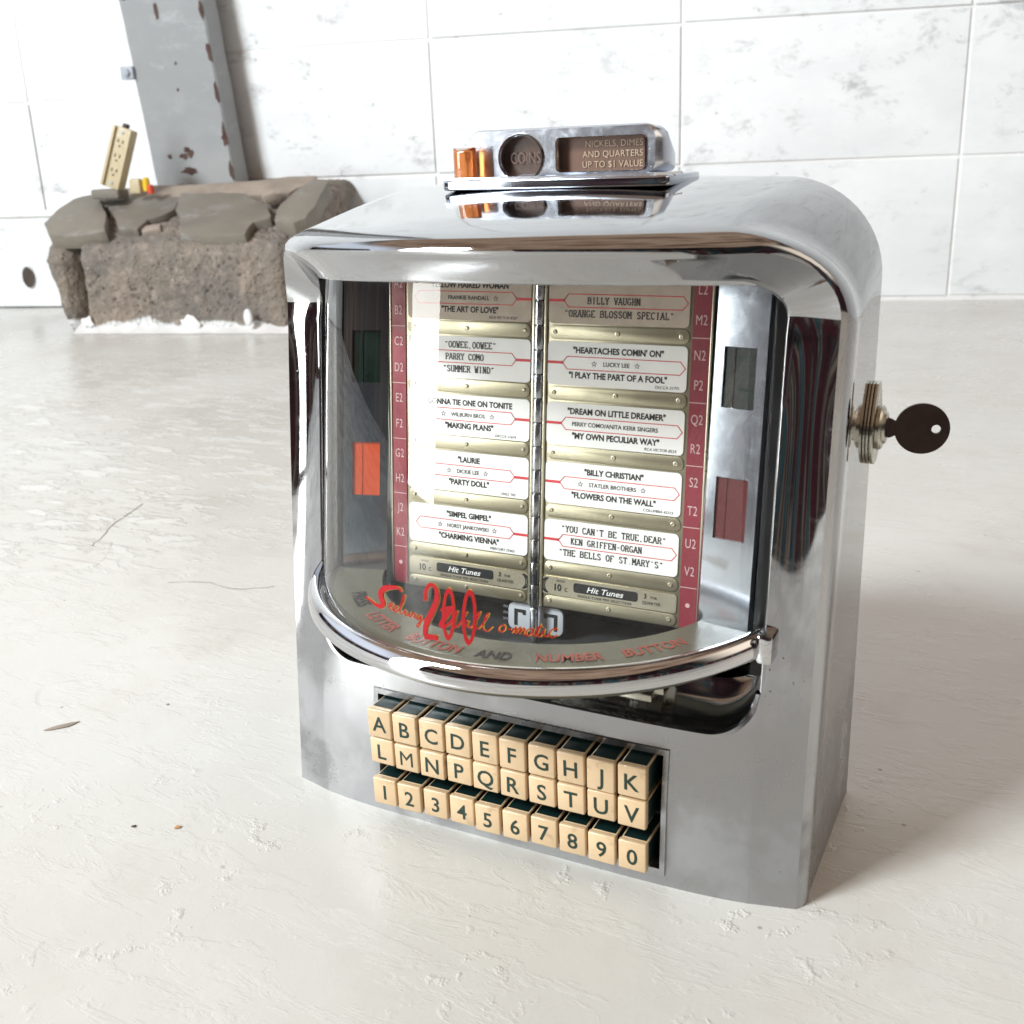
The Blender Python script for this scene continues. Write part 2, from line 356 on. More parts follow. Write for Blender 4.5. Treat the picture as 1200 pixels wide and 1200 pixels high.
# stroke lettering for the typewritten titles
TY = {'A': 'M0,0 .29,1|M.31,1 .6,0|M.12,.35 .48,.35', 'B': 'M.05,0 .05,1 .4,1 .52,.9 .52,.65 .4,.54 .05,.54|M.4,.54 .56,.4 .56,.12 .42,0 .05,0', 'C': 'M.56,.78 .56,1|M.56,.8 .4,1 .2,1 .03,.75 .03,.25 .2,0 .42,0 .57,.2',
 'D': 'M.08,0 .08,1 .35,1 .57,.75 .57,.25 .35,0 .08,0', 'E': 'M.55,.82 .55,1 .08,1 .08,0 .57,0 .57,.2|M.08,.52 .38,.52', 'F': 'M.55,.82 .55,1 .08,1 .08,0|M.08,.5 .38,.5', 'G': 'M.54,.8 .4,1 .2,1 .03,.75 .03,.25 .2,0 .42,0 .54,.1 .54,.42 .34,.42',
 'H': 'M.08,0 .08,1|M.52,0 .52,1|M.08,.52 .52,.52', 'I': 'M.3,0 .3,1', 'K': 'M.08,0 .08,1|M.5,1 .1,.45|M.22,.6 .54,0', 'L': 'M.12,1 .12,0 .56,0 .56,.24', 'M': 'M.04,0 .04,1|M.06,1 .3,.35|M.3,.35 .54,1|M.56,1 .56,0',
 'N': 'M.07,0 .07,1|M.1,1 .5,0|M.52,0 .52,1', 'O': 'M.2,1 .4,1 .57,.75 .57,.25 .4,0 .2,0 .03,.25 .03,.75 .2,1', 'P': 'M.1,0 .1,1 .42,1 .56,.86 .56,.62 .42,.48 .1,.48', 'R': 'M.08,0 .08,1 .4,1 .53,.87 .53,.65 .4,.52 .08,.52|M.32,.52 .56,0',
 'S': 'M.52,.8 .4,1 .18,1 .06,.85 .08,.65 .5,.38 .55,.18 .42,0 .2,0 .05,.2', 'T': 'M.03,.8 .03,1 .57,1 .57,.8|M.3,0 .3,1', 'U': 'M.06,1 .06,.2 .2,0 .4,0 .54,.2 .54,1', 'V': 'M.03,1 .3,0|M.3,0 .57,1', 'W': 'M.02,1 .15,0|M.15,0 .3,.75|M.3,.75 .45,0|M.45,0 .58,1',
 'X': 'M.05,0 .55,1|M.05,1 .55,0', 'Y': 'M.05,1 .3,.5 .55,1|M.3,.5 .3,0', ',': 'M.3,.1 .2,-.18', '.': 'M.25,0 .33,.06', '"': 'M.2,1 .2,.75|M.4,1 .4,.75', "'": 'M.3,1 .3,.75', '-': 'M.08,.45 .52,.45', '0': 'M.2,1 .4,1 .57,.75 .57,.25 .4,0 .2,0 .03,.25 .03,.75 .2,1'}
def ribbon(pts, wd, z=0., taper=None):
    """flat polyline with mitred joints -> verts, faces"""
    P = [Vector(p[:2]) for p in pts]; n = len(P); L, R = [], []
    for i in range(n):
        a = (P[i]-P[i-1]).normalized() if i else None; b = (P[i+1]-P[i]).normalized() if i < n-1 else None
        d = (a or b) if (a is None or b is None) else (a+b)
        if d.length < 1e-6: d = a
        d = d.normalized(); nn = Vector((-d.y, d.x)); k = 1.
        if a is not None and b is not None: k = 1/max(.55, nn.dot(Vector((-a.y, a.x))))
        h = (wd[i] if isinstance(wd, (list, tuple)) else wd)/2*k
        L.append((*(P[i]+nn*h), z)); R.append((*(P[i]-nn*h), z))
    return L+R, [(i, i+1, n+i+1, n+i) for i in range(n-1)]
def typed(body, size, weight=.14, xs=1., pitch=.78):
    vs, fs = [], []; x = 0; zz = 0
    for ch in body:
        if ch in TY:
            for st in TY[ch].split('|'):
                P = [tuple(float(q) for q in s_.split(',')) for s_ in st[1:].split()]
                segs = [P]
                for e, o in ((P[0], P[1]), (P[-1], P[-2])):            # slab serifs on upright ends
                    if ch not in '",.\'-CGSO0' and e[1] in (0., 1.) and abs(e[1]-o[1]) > .3 and e != o: segs.append([(e[0]-.13, e[1]), (e[0]+.13, e[1])])
                for sg in segs:
                    v, f = ribbon([((x+p[0])*size*xs, p[1]*size) for p in sg], weight*size, zz); zz += 3e-7; o_ = len(vs)
                    vs += v; fs += [tuple(i+o_ for i in q) for q in f]
        x += pitch
    return vs, fs
def place(mb, T, x, y, z, mi, rot=0., align=None):
    vs, fs = T; vs = [tuple(v) for v in vs]
    if not vs: return
    dx = 0
    if align == 'C': xs_ = [v[0] for v in vs]; dx = -(min(xs_)+max(xs_))/2
    c, s = math.cos(rot), math.sin(rot); out = []
    for v in vs:
        a, b = v[0]+dx, v[1]; out.append((x+a*c-b*s, y+a*s+b*c, z+(v[2] if len(v) > 2 else 0)))
    mb.add(out, fs, mi)
def smooth_poly(P, k=5):
    P = [np.array(p, float) for p in P]; P = [2*P[0]-P[1]]+P+[2*P[-1]-P[-2]]; out = []
    for i in range(1, len(P)-2):
        for j in range(k):
            t = j/k; a, b, c, d = P[i-1:i+3]
            out.append(tuple(.5*((2*b)+(-a+c)*t+(2*a-5*b+4*c-d)*t*t+(-a+3*b-3*c+d)*t**3)))
    out.append(tuple(P[-2])); return out
def interp(x, xs, ys): return float(np.interp(x, xs, ys))
# =================================================================== SETTING
TH = .245; WD = Vector((math.cos(TH), math.sin(TH), 0)); WN = Vector((-math.sin(TH), math.cos(TH), 0)); WP = Vector((0, 2.17, 0))
def wp(u, off, z): return WP + WD*u - WN*off + Vector((0, 0, z))     # u along the wall, off = distance in front of it
WROT = Matrix.Rotation(TH, 4, 'Z')

fm = MB(); nx, ny = 60, 60
rows = []
for j in range(ny+1):
    r = []
    for i in range(nx+1):
        u = -5.0+8.4*i/nx; off = 3.75-3.9*j/ny; p = wp(u, off, 0)
        r.append((p.x, p.y, 0))
    rows.append(r)
fm.grid(rows)
floor = tag(fm.build('floor', M['floor'], smooth=True), kind='structure')
# paint chips and hairline cracks lying on the floor paint
def ground_ribbon(name, pts, wd, m):
    P = smooth_poly(pts, 4); rnd = random.Random(len(pts)*13+int(abs(pts[0][0])*1e4))
    P = [(p[0]+rnd.uniform(-1, 1)*.0012, p[1]+rnd.uniform(-1, 1)*.0012) for p in P]
    v, f = ribbon(P, [wd*(.4+.9*rnd.random()) for _ in P], .0004)
    return MB().add(v, f).build(name, m, floor)
ground_ribbon('crack', [(-.617, .149), (-.632, .18), (-.650, .207), (-.663, .25), (-.6734, .277)], .0013, M['stain'])
ground_ribbon('crack', [(-.47, .10), (-.44, .115), (-.40, .112), (-.37, .13)], .0008, M['stain'])
def chip(cx, cy, rx, ry, rot, m, h=.0022, n=11):
    rnd = random.Random(int(abs(cx)*1e5)); P = []
    for k in range(n):
        a = 2*PI*k/n; s = rnd.uniform(.6, 1.15); x, y = rx*s*math.cos(a), ry*s*math.sin(a)
        P.append((cx+x*math.cos(rot)-y*math.sin(rot), cy+x*math.sin(rot)+y*math.cos(rot)))
    return prism(P, .0002, h).build('paint_chip', m, floor, bevel=.0005)
chip(-.345, -.132, .014, .0030, .9, M['stain'], .0007); chip(-.299, -.078, .0011, .0011, 0, M['stain'], .0006); chip(-.1856, -.1894, .0024, .0018, .4, M['chipor'], .0008)
chip(-.21, -.199, .0016, .0012, .4, M['dirt'], .0007)

# wall: mortar sheet with every painted block on it
wm = MB(); wm.add([wp(-5.2, .0, -.02), wp(3.7, .0, -.02), wp(3.7, 0, 3.0), wp(-5.2, 0, 3.0)], [(0, 1, 2, 3)])
wall = tag(wm.build('wall', M['mortar']), kind='structure')
_bm = {}
def block(u0, u1, z0, z1, proud):
    key = (round(u1-u0, 3), round(z1-z0, 3))
    if key not in _bm:
        m_ = MB(); a, b = (u1-u0)/2, (z1-z0)/2; N = 7
        rw = []
        for j in range(N+1):
            r = []
            for i in range(N+1):
                x = -a+2*a*i/N; z = -b+2*b*j/N; e = min(a-abs(x), b-abs(z))
                r.append((x, -.0075 if e > .006 else -.0045, z))
            rw.append(r)
        m_.grid(rw); m_.grid([[(-a, 0, -b), (a, 0, -b), (a, 0, b), (-a, 0, b), (-a, 0, -b)], [(-a, -.0045, -b), (a, -.0045, -b), (a, -.0045, b), (-a, -.0045, b), (-a, -.0045, -b)]])
        _bm[key] = m_.build('block', M['block'], wall, smooth=True, bevel=.0)
        o = _bm[key]
    else:
        o = _bm[key].copy(); col.objects.link(o); o.parent = wall
    o.location = wp((u0+u1)/2, proud, (z0+z1)/2); o.rotation_euler = (random.uniform(-.004, .004), random.uniform(-.003, .003), TH+random.uniform(-.004, .004))
G = .0042
ub = [-1.845, -1.238, -.637, -.016, .585, 1.19, 1.8, 2.4, 3.0, 3.6]; zb = [.008, .320, .628, .935, 1.245, 1.555, 1.865, 2.175, 2.485]
for i in range(len(ub)-1):
    for j in range(len(zb)-1): block(ub[i]+G, ub[i+1]-G, zb[j]+G, zb[j+1]-G, random.uniform(-.002, .003))
ul = [-4.76, -4.16, -3.56, -2.955, -2.352, -1.86]; zl = [.256, .536, .836, 1.136, 1.44, 1.74, 2.04, 2.34]
for i in range(len(ul)-1):
    for j in range(len(zl)-1): block(ul[i]+G, ul[i+1]-G, zl[j]+G, zl[j+1]-G, random.uniform(-.002, .003))
for i in range(len(ul)-1): block(ul[i]-.2+G*.4, ul[i+1]-.2-G*.4, .004, .247, .020)
# rough ledge of mortar over the bottom course on the left
lm = MB()
rw = []
for k in range(40):
    u = -5+3.1*k/39; jz = .006*mnoise.noise(Vector((u*9, 0, 1))); rw.append([wp(u, .002, .262+jz), wp(u, .030+jz, .259+jz), wp(u, .034+jz, .248+jz), wp(u, .026, .243)])
lm.grid(rw, flip=True).build('mortar_ledge', M['mortar'], wall, smooth=True)
hm = lathe([(.0, .0), (.022, .001), (.026, .004), (.012, .005)], 14)
ho = hm.build('wall_hole', M['dirt'], wall, smooth=True, tf=lambda v: wp(-2.424+v.x*.7, .033+v.z*.2, .085+v.y*1.1))

# pillar
def uz(u, off, z): return tuple(wp(u, off, z))
pil = empty('pillar', wp(-1.84, .055, .3), label='grey painted pillar with chipped rust patches standing on the broken concrete base', category='pillar')
pil.rotation_euler = (0, 0, TH)
pm = MB(); N = 26
def pil_sec(z):
    j = lambda s: .0025*mnoise.noise(Vector((z*14, s, 3)))
    s_ = -.085*max(0, z)-.004; return [(x_+s_, y_, z_) for x_, y_, z_ in [(-.100+j(1), .010, z), (-.100+j(1), -.058, z), (-.094+j(2), -.064, z), (.115+j(3), -.064, z), (.119+j(4), -.060, z), (.119+j(4), .010, z)]]
pm.grid([pil_sec(-.02+2.5*k/60) for k in range(61)], flip=False)
pm.build('shaft', M['pillar'], pil, smooth=True)
def patch(x, z, rx, rz, seed, m='rust'):
    rnd = random.Random(seed); P = []
    for k in range(13):
        a = 2*PI*k/13; s = rnd.uniform(.6, 1.2); P.append((x+rx*s*math.cos(a), z+rz*s*math.sin(a)))
    prism(P, 0, .0012).build('rust_patch', M[m], pil, tf=lambda v: Vector((v.x-.085*v.y-.004, -.0645-v.z, v.y)))
for a in ((-.007, .085, .012, .008, 1), (.012, .092, .008, .013, 2), (.000, .05, .024, .009, 3), (-.045, .086, .006, .007, 4), (.004, .10, .009, .006, 5), (-.005, .42, .005, .022, 6),
          (.085, .012, .004, .006, 7), (.107, .01, .003, .005, 8), (.113, .12, .009, .018, 9), (-.098, .455, .006, .006, 10), (.02, .3, .003, .004, 11), (.012, .24, .003, .004, 12), (-.084, .45, .004, .005, 13)):
    patch(*a)
for k in range(7):   # ragged rusty right arris
    patch(.113, .05+.09*k, .0055, .022, 30+k)
bt = MB(); bt.box(-.022, .012, -.075, -.05, -.014, .016); bt.build('bolt_head', M['boltm'], pil, bevel=.003, tf=lambda v: v+Vector((-.134, 0, .283)))
lathe([(.009, 0), (.009, .006), (.005, .008)], 6).build('bolt_nut', M['boltm'], pil, tf=lambda v: Vector((v.x-.138, -.075-v.z, v.y+.284)))

# broken concrete base
base = empty('concrete_base', wp(-1.75, .24, 0), label='crumbling brown concrete plinth with cracked grey mortar cap under the pillar', category='plinth')
binv = Matrix.Translation(-base.location)
def lump(name, u0, u1, sec, parent, m, nu=60, amp=.012, seed=0, lslant=0., endr=.03):
    mb = MB(); rws = []
    S = []
    for a, b in zip(sec[:-1], sec[1:]):
        n = max(2, int(math.dist(a, b)/.007)); S += [(a[0]+(b[0]-a[0])*k/n, a[1]+(b[1]-a[1])*k/n) for k in range(n)]
    S.append(sec[-1])
    for i in range(nu+1):
        t = i/nu; r = []
        for (off, z) in S:
            u = u0+(u1-u0)*t; edge = min(t, 1-t)*(u1-u0)
            sh = 1-max(0, 1-edge/endr)**2*.10
            if t < .5: u += lslant*max(0, .2-z)*(1-t*2)
            p = wp(u, off*sh, z*(1-max(0, 1-edge/endr)**2*.07))
            q = p*1.0
            n1 = mnoise.noise(q*8+Vector((seed, 0, 0)))*amp*.7+mnoise.noise(q*34+Vector((seed, 5, 0)))*amp*.5-abs(mnoise.noise(q*60))*amp*.7+mnoise.noise(q*120)*amp*.4
            d = (-WN*.9+Vector((0, 0, .5 if off < .4 else .1)))
            p = p+d*n1 if z > .001 else p+(-WN)*n1*.5
            r.append(p-base.location)
        rws.append(r)
    mb.grid(rws, flip=True)
    for rr, fl in ((rws[0], False), (rws[-1], True)):
        o = len(mb.v); c = sum(rr, Vector())/len(rr); mb.v += [tuple(p) for p in rr]+[tuple(c)]; n = len(rr)
        for k in range(n): 
            f = (o+k, o+(k+1) % n, o+n); mb.f.append(f if fl else f[::-1]); mb.m.append(0)
    return mb.build(name, m, parent, smooth='all')
lump('body', -1.985, -1.455, [(.46, 0), (.455, .05), (.462, .17), (.448, .196), (.30, .262), (.17, .315), (.0, .318)], base, M['concrete'], 90, .012, 1)
lump('chunk', -2.085, -1.995, [(.42, 0), (.445, .05), (.455, .165), (.43, .195), (.28, .262), (.15, .30), (.0, .29)], base, M['concrete'], 16, .010, 9, lslant=.35)
CA = WP - WN*.45 + Vector((0, 0, .2)); CB = (WN*.25+Vector((0, 0, .11))).normalized(); CN = WD.cross(CB)
if CN.z < 0: CN = -CN
def capslab(poly, lift=.012, th=.03, seed=0, m='slab', name='mortar_slab', tilt=(0, 0)):
    rnd = random.Random(seed); P = []
    for k in range(len(poly)):
        a, b = poly[k], poly[(k+1) % len(poly)]; n = 3
        for j in range(n):
            t = j/n; P.append((a[0]+(b[0]-a[0])*t+rnd.uniform(-.003, .003), a[1]+(b[1]-a[1])*t+rnd.uniform(-.003, .003)))
    cu = sum(p[0] for p in P)/len(P); cv = sum(p[1] for p in P)/len(P)
    mb = prism(P, -th, 0)
    def tf(v):
        h = lift+v.z+(v.x-cu)*tilt[0]+(v.y-cv)*tilt[1]+.0025*mnoise.noise(Vector((v.x*25, v.y*25, seed)))
        return CA+WD*v.x+CB*v.y+CN*h-base.location
    return mb.build(name, M[m], base, bevel=.0018, tf=tf)
capslab([(-2.094, .075), (-2.098, .14), (-2.08, .197), (-2.018, .212), (-1.976, .152), (-1.937, .098), (-1.904, .019), (-1.957, .006), (-2.045, .012)], .02, .035, 1, tilt=(.03, .02))
capslab([(-2.010, .216), (-1.80, .203), (-1.786, .146), (-1.804, .112), (-1.832, .090), (-1.838, .048), (-1.888, .045), (-1.922, .100), (-1.966, .154)], .012, .03, 2)
capslab([(-1.790, .196), (-1.688, .198), (-1.625, .193), (-1.545, .128), (-1.518, .078), (-1.556, .056), (-1.556, .006), (-1.653, .001), (-1.716, .010), (-1.74, .07), (-1.772, .12)], .018, .04, 3, tilt=(-.02, .03))
capslab([(-1.500, .060), (-1.518, .135), (-1.50, .202), (-1.474, .262), (-1.435, .245), (-1.425, .13), (-1.43, .06), (-1.45, .04)], .020, .04, 4, tilt=(.03, .0))
capslab([(-1.582, .181), (-1.557, .197), (-1.531, .161), (-1.56, .146)], .034, .02, 5, m='stain', name='brick_fragment')
capslab([(-1.85, .075), (-1.80, .085), (-1.79, .06), (-1.83, .045)], .004, .02, 6, m='stain', name='mortar_fragment')
capslab([(-2.03, .225), (-1.98, .275), (-1.70, .285), (-1.49, .31), (-1.49, .27), (-1.53, .22), (-1.7, .21), (-1.85, .215)], .006, .02, 7, m='stain', name='mortar_slab')
# white paint run along its foot
wpb = MB(); rw = []
rnd = random.Random(5)
for k in range(60):
    u = -2.00+.55*k/59; a = .463+.004*mnoise.noise(Vector((u*30, 0, 0))); b = a+.020+.012*mnoise.noise(Vector((u*22, 3, 0))); h = .004+.010*mnoise.noise(Vector((u*14, 7, 0)))
    rw.append([wp(u, a-.02, .016+max(0, h)), wp(u, a+.004, .008), wp(u, (a+b)/2, .0045), wp(u, b, .0006)])
wpb.grid([[p-base.location for p in r] for r in rw], flip=True).build('paint_run', M['whitepaint'], base, smooth=True)
lathe([(.0, .004), (.010, .0035), (.0125, .001), (.0125, -.004)], 20).build('paint_drip', M['whitepaint'], base, smooth=True, tf=lambda v: wp(-1.555+v.x*.8, .478+v.z, .036+v.y*1.5)-base.location)
for (u_, z_, r_) in ((-1.71, .020, .026), (-1.97, .026, .020)):
    rnd2 = random.Random(int(u_*1000)); P = [(r_*rnd2.uniform(.6, 1.2)*math.cos(2*PI*k/12), r_*.8*rnd2.uniform(.5, 1.1)*math.sin(2*PI*k/12)) for k in range(12)]
    prism(P, 0, .004).build('paint_splash', M['whitepaint'], base, bevel=.0015, tf=lambda v: wp(u_+v.x, .462+v.z, z_+v.y)-base.location)

# socket strip leaning on the pillar, with the little things beside it
ps = empty('socket_strip', wp(-1.955, .30, .318), label='beige socket strip leaning against the left side of the pillar', category='socket strip')
ps.rotation_euler = (math.radians(-6), math.radians(20), TH)
prism(rrect(-.024, .024, 0, .142, .004, 3), -.012, .012).build('casing', M['beige'], ps, bevel=.0015, tf=lambda v: Vector((v.x, v.z, v.y)))
mb = MB(); mb.box(-.024, -.017, -.019, -.0125, .001, .141); mb.box(.017, .024, -.019, -.0125, .001, .141); mb.build('side_rail', M['beige'], ps, bevel=.001)
for k in range(3):
    zc = .038+.034*k
    for dx, dz, w_, h_ in ((-.006, .004, .0022, .0075), (.006, .004, .0022, .0075), (.0, -.007, .004, .004)):
        MB().box(dx-w_/2, dx+w_/2, -.0135, -.0118, zc+dz-h_/2, zc+dz+h_/2).build('socket_slot', M['dirt'], ps)
for zc in (.012, .130): lathe([(.004, 0), (.004, .0016), (.001, .002)], 10).build('screw', M['boltm'], ps, tf=lambda v: Vector((v.x, -.0125-v.z, v.y+zc)))
MB().box(-.005, .005, -.012, .006, .142, .152).build('cord_stub', M['dirt'], ps, bevel=.002)
st = MB().box(-.035, .035, -.03, .03, 0, .022).build('stone', M['slab'], None, bevel=.006); st.location = wp(-1.965, .30, .294); st.rotation_euler = (0, .03, TH+.1)
tag(st, 'small dark mortar stone under the foot of the socket strip', 'stone')
wc = empty('wire_connector', wp(-1.862, .30, .303), label='small yellow and red wire connector lying beside the pillar foot', category='wire connector'); wc.rotation_euler = (0, 0, TH)
lathe([(.008, 0), (.009, .012), (.0075, .028), (.003, .031)], 12).build('cap', M['yellowp'], wc, smooth=True, tf=lambda v: v+Vector((-.004, 0, .006)))
lathe([(.008, 0), (.0085, .01), (.006, .02)], 12).build('collar', M['redp'], wc, smooth=True, tf=lambda v: v+Vector((.008, -.004, 0)))
MB().box(-.045, -.016, -.01, .01, 0, .035).build('cable_clip', M['beige'], wc, bevel=.006)

# =================================================================== JUKEBOX SELECTOR
J = empty('jukebox_selector', (0, 0, 0), label='chrome tabletop jukebox song selector with curved glass window and cream letter buttons', category='jukebox')

def YN(x, hwx=.153):          # plan curve of the hood's nose
    return -(.083+.089*(1-min(1, abs(x)/hwx)**2.25))
def YNs(z): z = min(z, .30); return -.1165+.085*z+.09*z*z
def YBs(z): z = min(z, .30); return -.103+.150*z
Z0 = .112
def COVE(z):
    g_ = max(0, min(1, z/.26)); g_ = g_*g_*(3-2*g_); return .0010+.0034*g_
def stations():
    S = [('s', t) for t in map(float, np.linspace(0, 1, 22)[:-1])]
    S += [('c', t) for t in map(float, np.linspace(0, 1, 15)[:-1])]
    S += [('t', t) for t in map(float, np.linspace(0, 1, 27))]
    return S
def outline(st_, hw, top, R, crown=0, z0=0., hwb=None):
    k, t = st_; hwb = hwb or hw
    if k == 's': z = z0+(top-R-z0)*t; return hwb+(hw-hwb)*min(1, z/max(.01, top-R)), z
    if k == 'c': a = PI/2*t; x, z = hw-R+R*math.cos(a), top-R+R*math.sin(a); return x, z+crown*(1-(x/hw)**2)*t
    x = (hw-R)*(1-t); return x, top+crown*(1-(x/hw)**2)
def backrow(st_, y): x, z = outline(st_, .155, .3435, .047, .0045); return (x, y, z)
def brow(st_):
    x, z = outline(st_, .1552, .3265, .046, .0068)
    k, t = st_
    ys = YBs(z); yt = YN(x, .156)+.019
    if k == 's': y = ys
    elif k == 'c': s = t*t*(3-2*t); y = ys*(1-s)+yt*s
    else: y = yt
    return (x, y, z)
def nrow(st_, z0=0.):
    x, z = outline(st_, .1515, .3180, .031, .0028, z0, .1518)
    k, t = st_
    y = YNs(z) if k == 's' else YN(x)
    return (x, y, z)
def mrow(st_):
    b, n = Vector(brow(st_)), Vector(nrow(st_)); m = (b+n)/2
    x, z = outline(st_, .1548, .3275, .04, .0055); k, t = st_
    f = 0 if k == 's' else (t if k == 'c' else 1); f = f*f*(3-2*f)
    return tuple(m+f*(Vector((m.x, n.y-.0005, n.z+.0068))-m)+(1-f)*Vector((.0022, -.0004, 0)))
def mirror(rows): return [[(-p[0], p[1], p[2]) for p in r[::-1]][:-1]+list(r) if False else list(r)+[(-p[0], p[1], p[2]) for p in r[-2::-1]] for r in rows]
def bez(a, b, c, n):        # quadratic through a .. c with handle b
    return [tuple((1-t)**2*Vector(a)+2*t*(1-t)*Vector(b)+t*t*Vector(c)) for t in map(float, np.linspace(0, 1, n))]
ST = stations()
H = MB()
# outer skin: flat sides and gently crowned top running forward to the outer crease
rows = []
R0 = [backrow(s, 0) for s in ST]; RB = [brow(s) for s in ST]
for k in np.linspace(0, 1, 9):
    r = []
    for a, b in zip(R0, RB):
        e = k**1.35
        r.append((a[0]+(b[0]-a[0])*k, a[1]+(b[1]-a[1])*k, a[2]+(b[2]-a[2])*e))
    rows.append(r)
H.grid(mirror(rows), flip=True)
# roll from the crease over the nose
RN = [nrow(s) for s in ST]; RM = [mrow(s) for s in ST]
cols = []
for b, m_, n_ in zip(RB, RM, RN):
    h = Vector(m_)*1.0 + (Vector(m_)-(Vector(b)+Vector(n_))/2)*.9
    cols.append(bez(b, h, n_, 9))
H.grid(mirror([[c[i] for c in cols] for i in range(9)]), flip=True)
# cove from the nose (above Z0) in to the window opening
def wrow(st_):
    x, z = outline(st_, .129, .3035, .016, .0078, Z0)
    k, t = st_
    y = -.1105+.135*(min(z, .30)-Z0)
    if k != 's':
        y = -(.0853+.0832*(1-min(1, x/.129)**2.3))
    return (x, y, z)
RNz = [nrow(s, Z0) for s in ST]; RW = [wrow(s) for s in ST]
cols = []
for s, n_, w_ in zip(ST, RNz, RW):
    n_, w_ = Vector(n_), Vector(w_); k, t = s
    f = max(0, min(1, (n_.z-.235)/.075)) if k != 't' else 1; f = f*f*(3-2*f)
    g_ = max(0, min(1, (w_.z-Z0)/.16)); g_ = g_*g_*(3-2*g_)
    mid = (n_+w_)/2+Vector((0, COVE(w_.z)*(1-f)+.0010*f, 0))
    cols.append(bez(n_, mid, w_, 9))
H.grid(mirror([[c[i] for c in cols] for i in range(9)]), flip=True)
# rolled edge of the opening and its return into the body
cols = []
for s, w_ in zip(ST, RW):
    w_ = Vector(w_); k, t = s; inx = Vector((-1, 0, 0)) if k == 's' else (Vector((-math.cos(PI/2*t), 0, -math.sin(PI/2*t))) if k == 'c' else Vector((0, 0, -1)))
    c = [w_]
    for a in (30, 60, 90): c.append(w_+inx*.0012*math.sin(math.radians(a))+Vector((0, .0012*(1-math.cos(math.radians(a))), 0)))
    c.append(Vector((c[-1].x, -.05, c[-1].z))); cols.append(c)
H.grid(mirror([[c[i] for c in cols] for i in range(5)]), flip=True)
# lower panel with the keyboard opening
KX0, KX1, KZ0, KZ1 = -.0868, .0840, .0095, .0735
LZ = .0865; LR = Z0-LZ
def lipz(x):
    ax = abs(x)
    if ax >= .129: return Z0
    if ax <= .129-LR: return LZ
    return Z0-math.sqrt(max(0, LR**2-(ax-(.129-LR))**2))
def FY(x, z):
    ax = min(1, abs(x)/(.1518-.0003*min(1, z/.2875))); yc = interp(z, [0, .05, .09, .112], [-.1262, -.1235, -.1185, -.1145]); ye = YNs(z)
    return ye+(yc-ye)*(1-min(1, ax)**5)
xs = sorted(set([round(v, 5) for v in list(np.linspace(-.155, -.129, 8))+list(np.linspace(-.129, -.1035, 14))+list(np.linspace(-.1035, KX0, 5))+list(np.linspace(KX0, KX1, 26))+list(np.linspace(KX1, .1035, 5))+list(np.linspace(.1035, .129, 14))+list(np.linspace(.129, .155, 8))]))
xs = sorted(set(xs+[-.12905, .12905]))
def colpts(x):
    zt = lipz(x); hz = outline(('s', 0), .153, .3185, .031, 0, 0, .155)
    return [z for z in np.linspace(0, KZ0, 4)[:-1]]+[z for z in np.linspace(KZ0, KZ1, 8)[:-1]]+[z for z in np.linspace(KZ1, zt, 6)]
cp = [colpts(x) for x in xs]
def fpt(x, z):
    xx = x; y = FY(x, z)
    if abs(x) > .129: xx = math.copysign(.129+(abs(x)-.129)*(.1518-.0003*min(1, z/.2875)-.129)/.026, x); y = FY(xx, z)
    if abs(x) > .1285:                       # runs smoothly up into the window surround
        t = min(1, (abs(x)-.129)/.026) if abs(x) > .129 else 0; k = max(0, min(1, (z-.04)/(Z0-.04))); k = k*k*(3-2*k)
        n_y, w_y = YNs(Z0), -.1105; yy = (1-t)**2*w_y+2*t*(1-t)*((n_y+w_y)/2)+t*t*n_y; y += (yy-FY(xx, Z0))*k
    if abs(x) > .1285: y += COVE(z)*2*t*(1-t)
    return (xx, y, z)
P = MB(); o = 0
nz_ = len(cp[0])
for i, x in enumerate(xs): P.v += [fpt(x, z) for z in cp[i]]
for i in range(len(xs)-1):
    for j in range(nz_-1):
        xm = (xs[i]+xs[i+1])/2
        if KX0 < xm < KX1 and 3 <= j < 10: continue
        P.f.append((i*nz_+j, (i+1)*nz_+j, (i+1)*nz_+j+1, i*nz_+j+1)); P.m.append(0)
H.add(P.v, P.f)
# rolled bottom lip of the window well, curling inwards
cols = []
for x in xs:
    if abs(x) > .1291: continue
    z = lipz(x); p = Vector(fpt(x, z)); ax = abs(x)
    if ax > .129-LR: a = math.atan2(Z0-z, ax-(.129-LR)); nrm = Vector((-math.copysign(math.cos(a), x), 0, math.sin(a)))
    else: nrm = Vector((0, 0, 1))
    c = [p, p+Vector((0, -.0012, 0))+nrm*.0005, p+Vector((0, -.0010, 0))+nrm*.0022, p+Vector((0, .001, 0))+nrm*.0030]
    # recess surface sweeping back and up
    for dy, dn in ((.004, .0022), (.009, .0015), (.014, .0022), (.0185, .005), (.0215, .011), (.0228, .017), (.0240, .0205), (.030, .0212), (.036, .0214)):
        k = 1 if ax < .129-LR else max(.12, math.sin(a)); c.append(p+Vector((0, dy, 0))+nrm*(.0008+dn*.55*k)+Vector((0, 0, dn*.45)))
    cols.append(c)
W_ = MB(); W_.grid([[c[i] for c in cols] for i in range(len(cols[0]))]); H.add(W_.v, W_.f)
# keyboard opening returns
KY = -.085
kb = [(KX0, KZ0), (KX1, KZ0), (KX1, KZ1), (KX0, KZ1), (KX0, KZ0)]
H.grid([[(x, FY(x, z), z) for x, z in kb], [(x, KY, z) for x, z in kb]], mi=1)
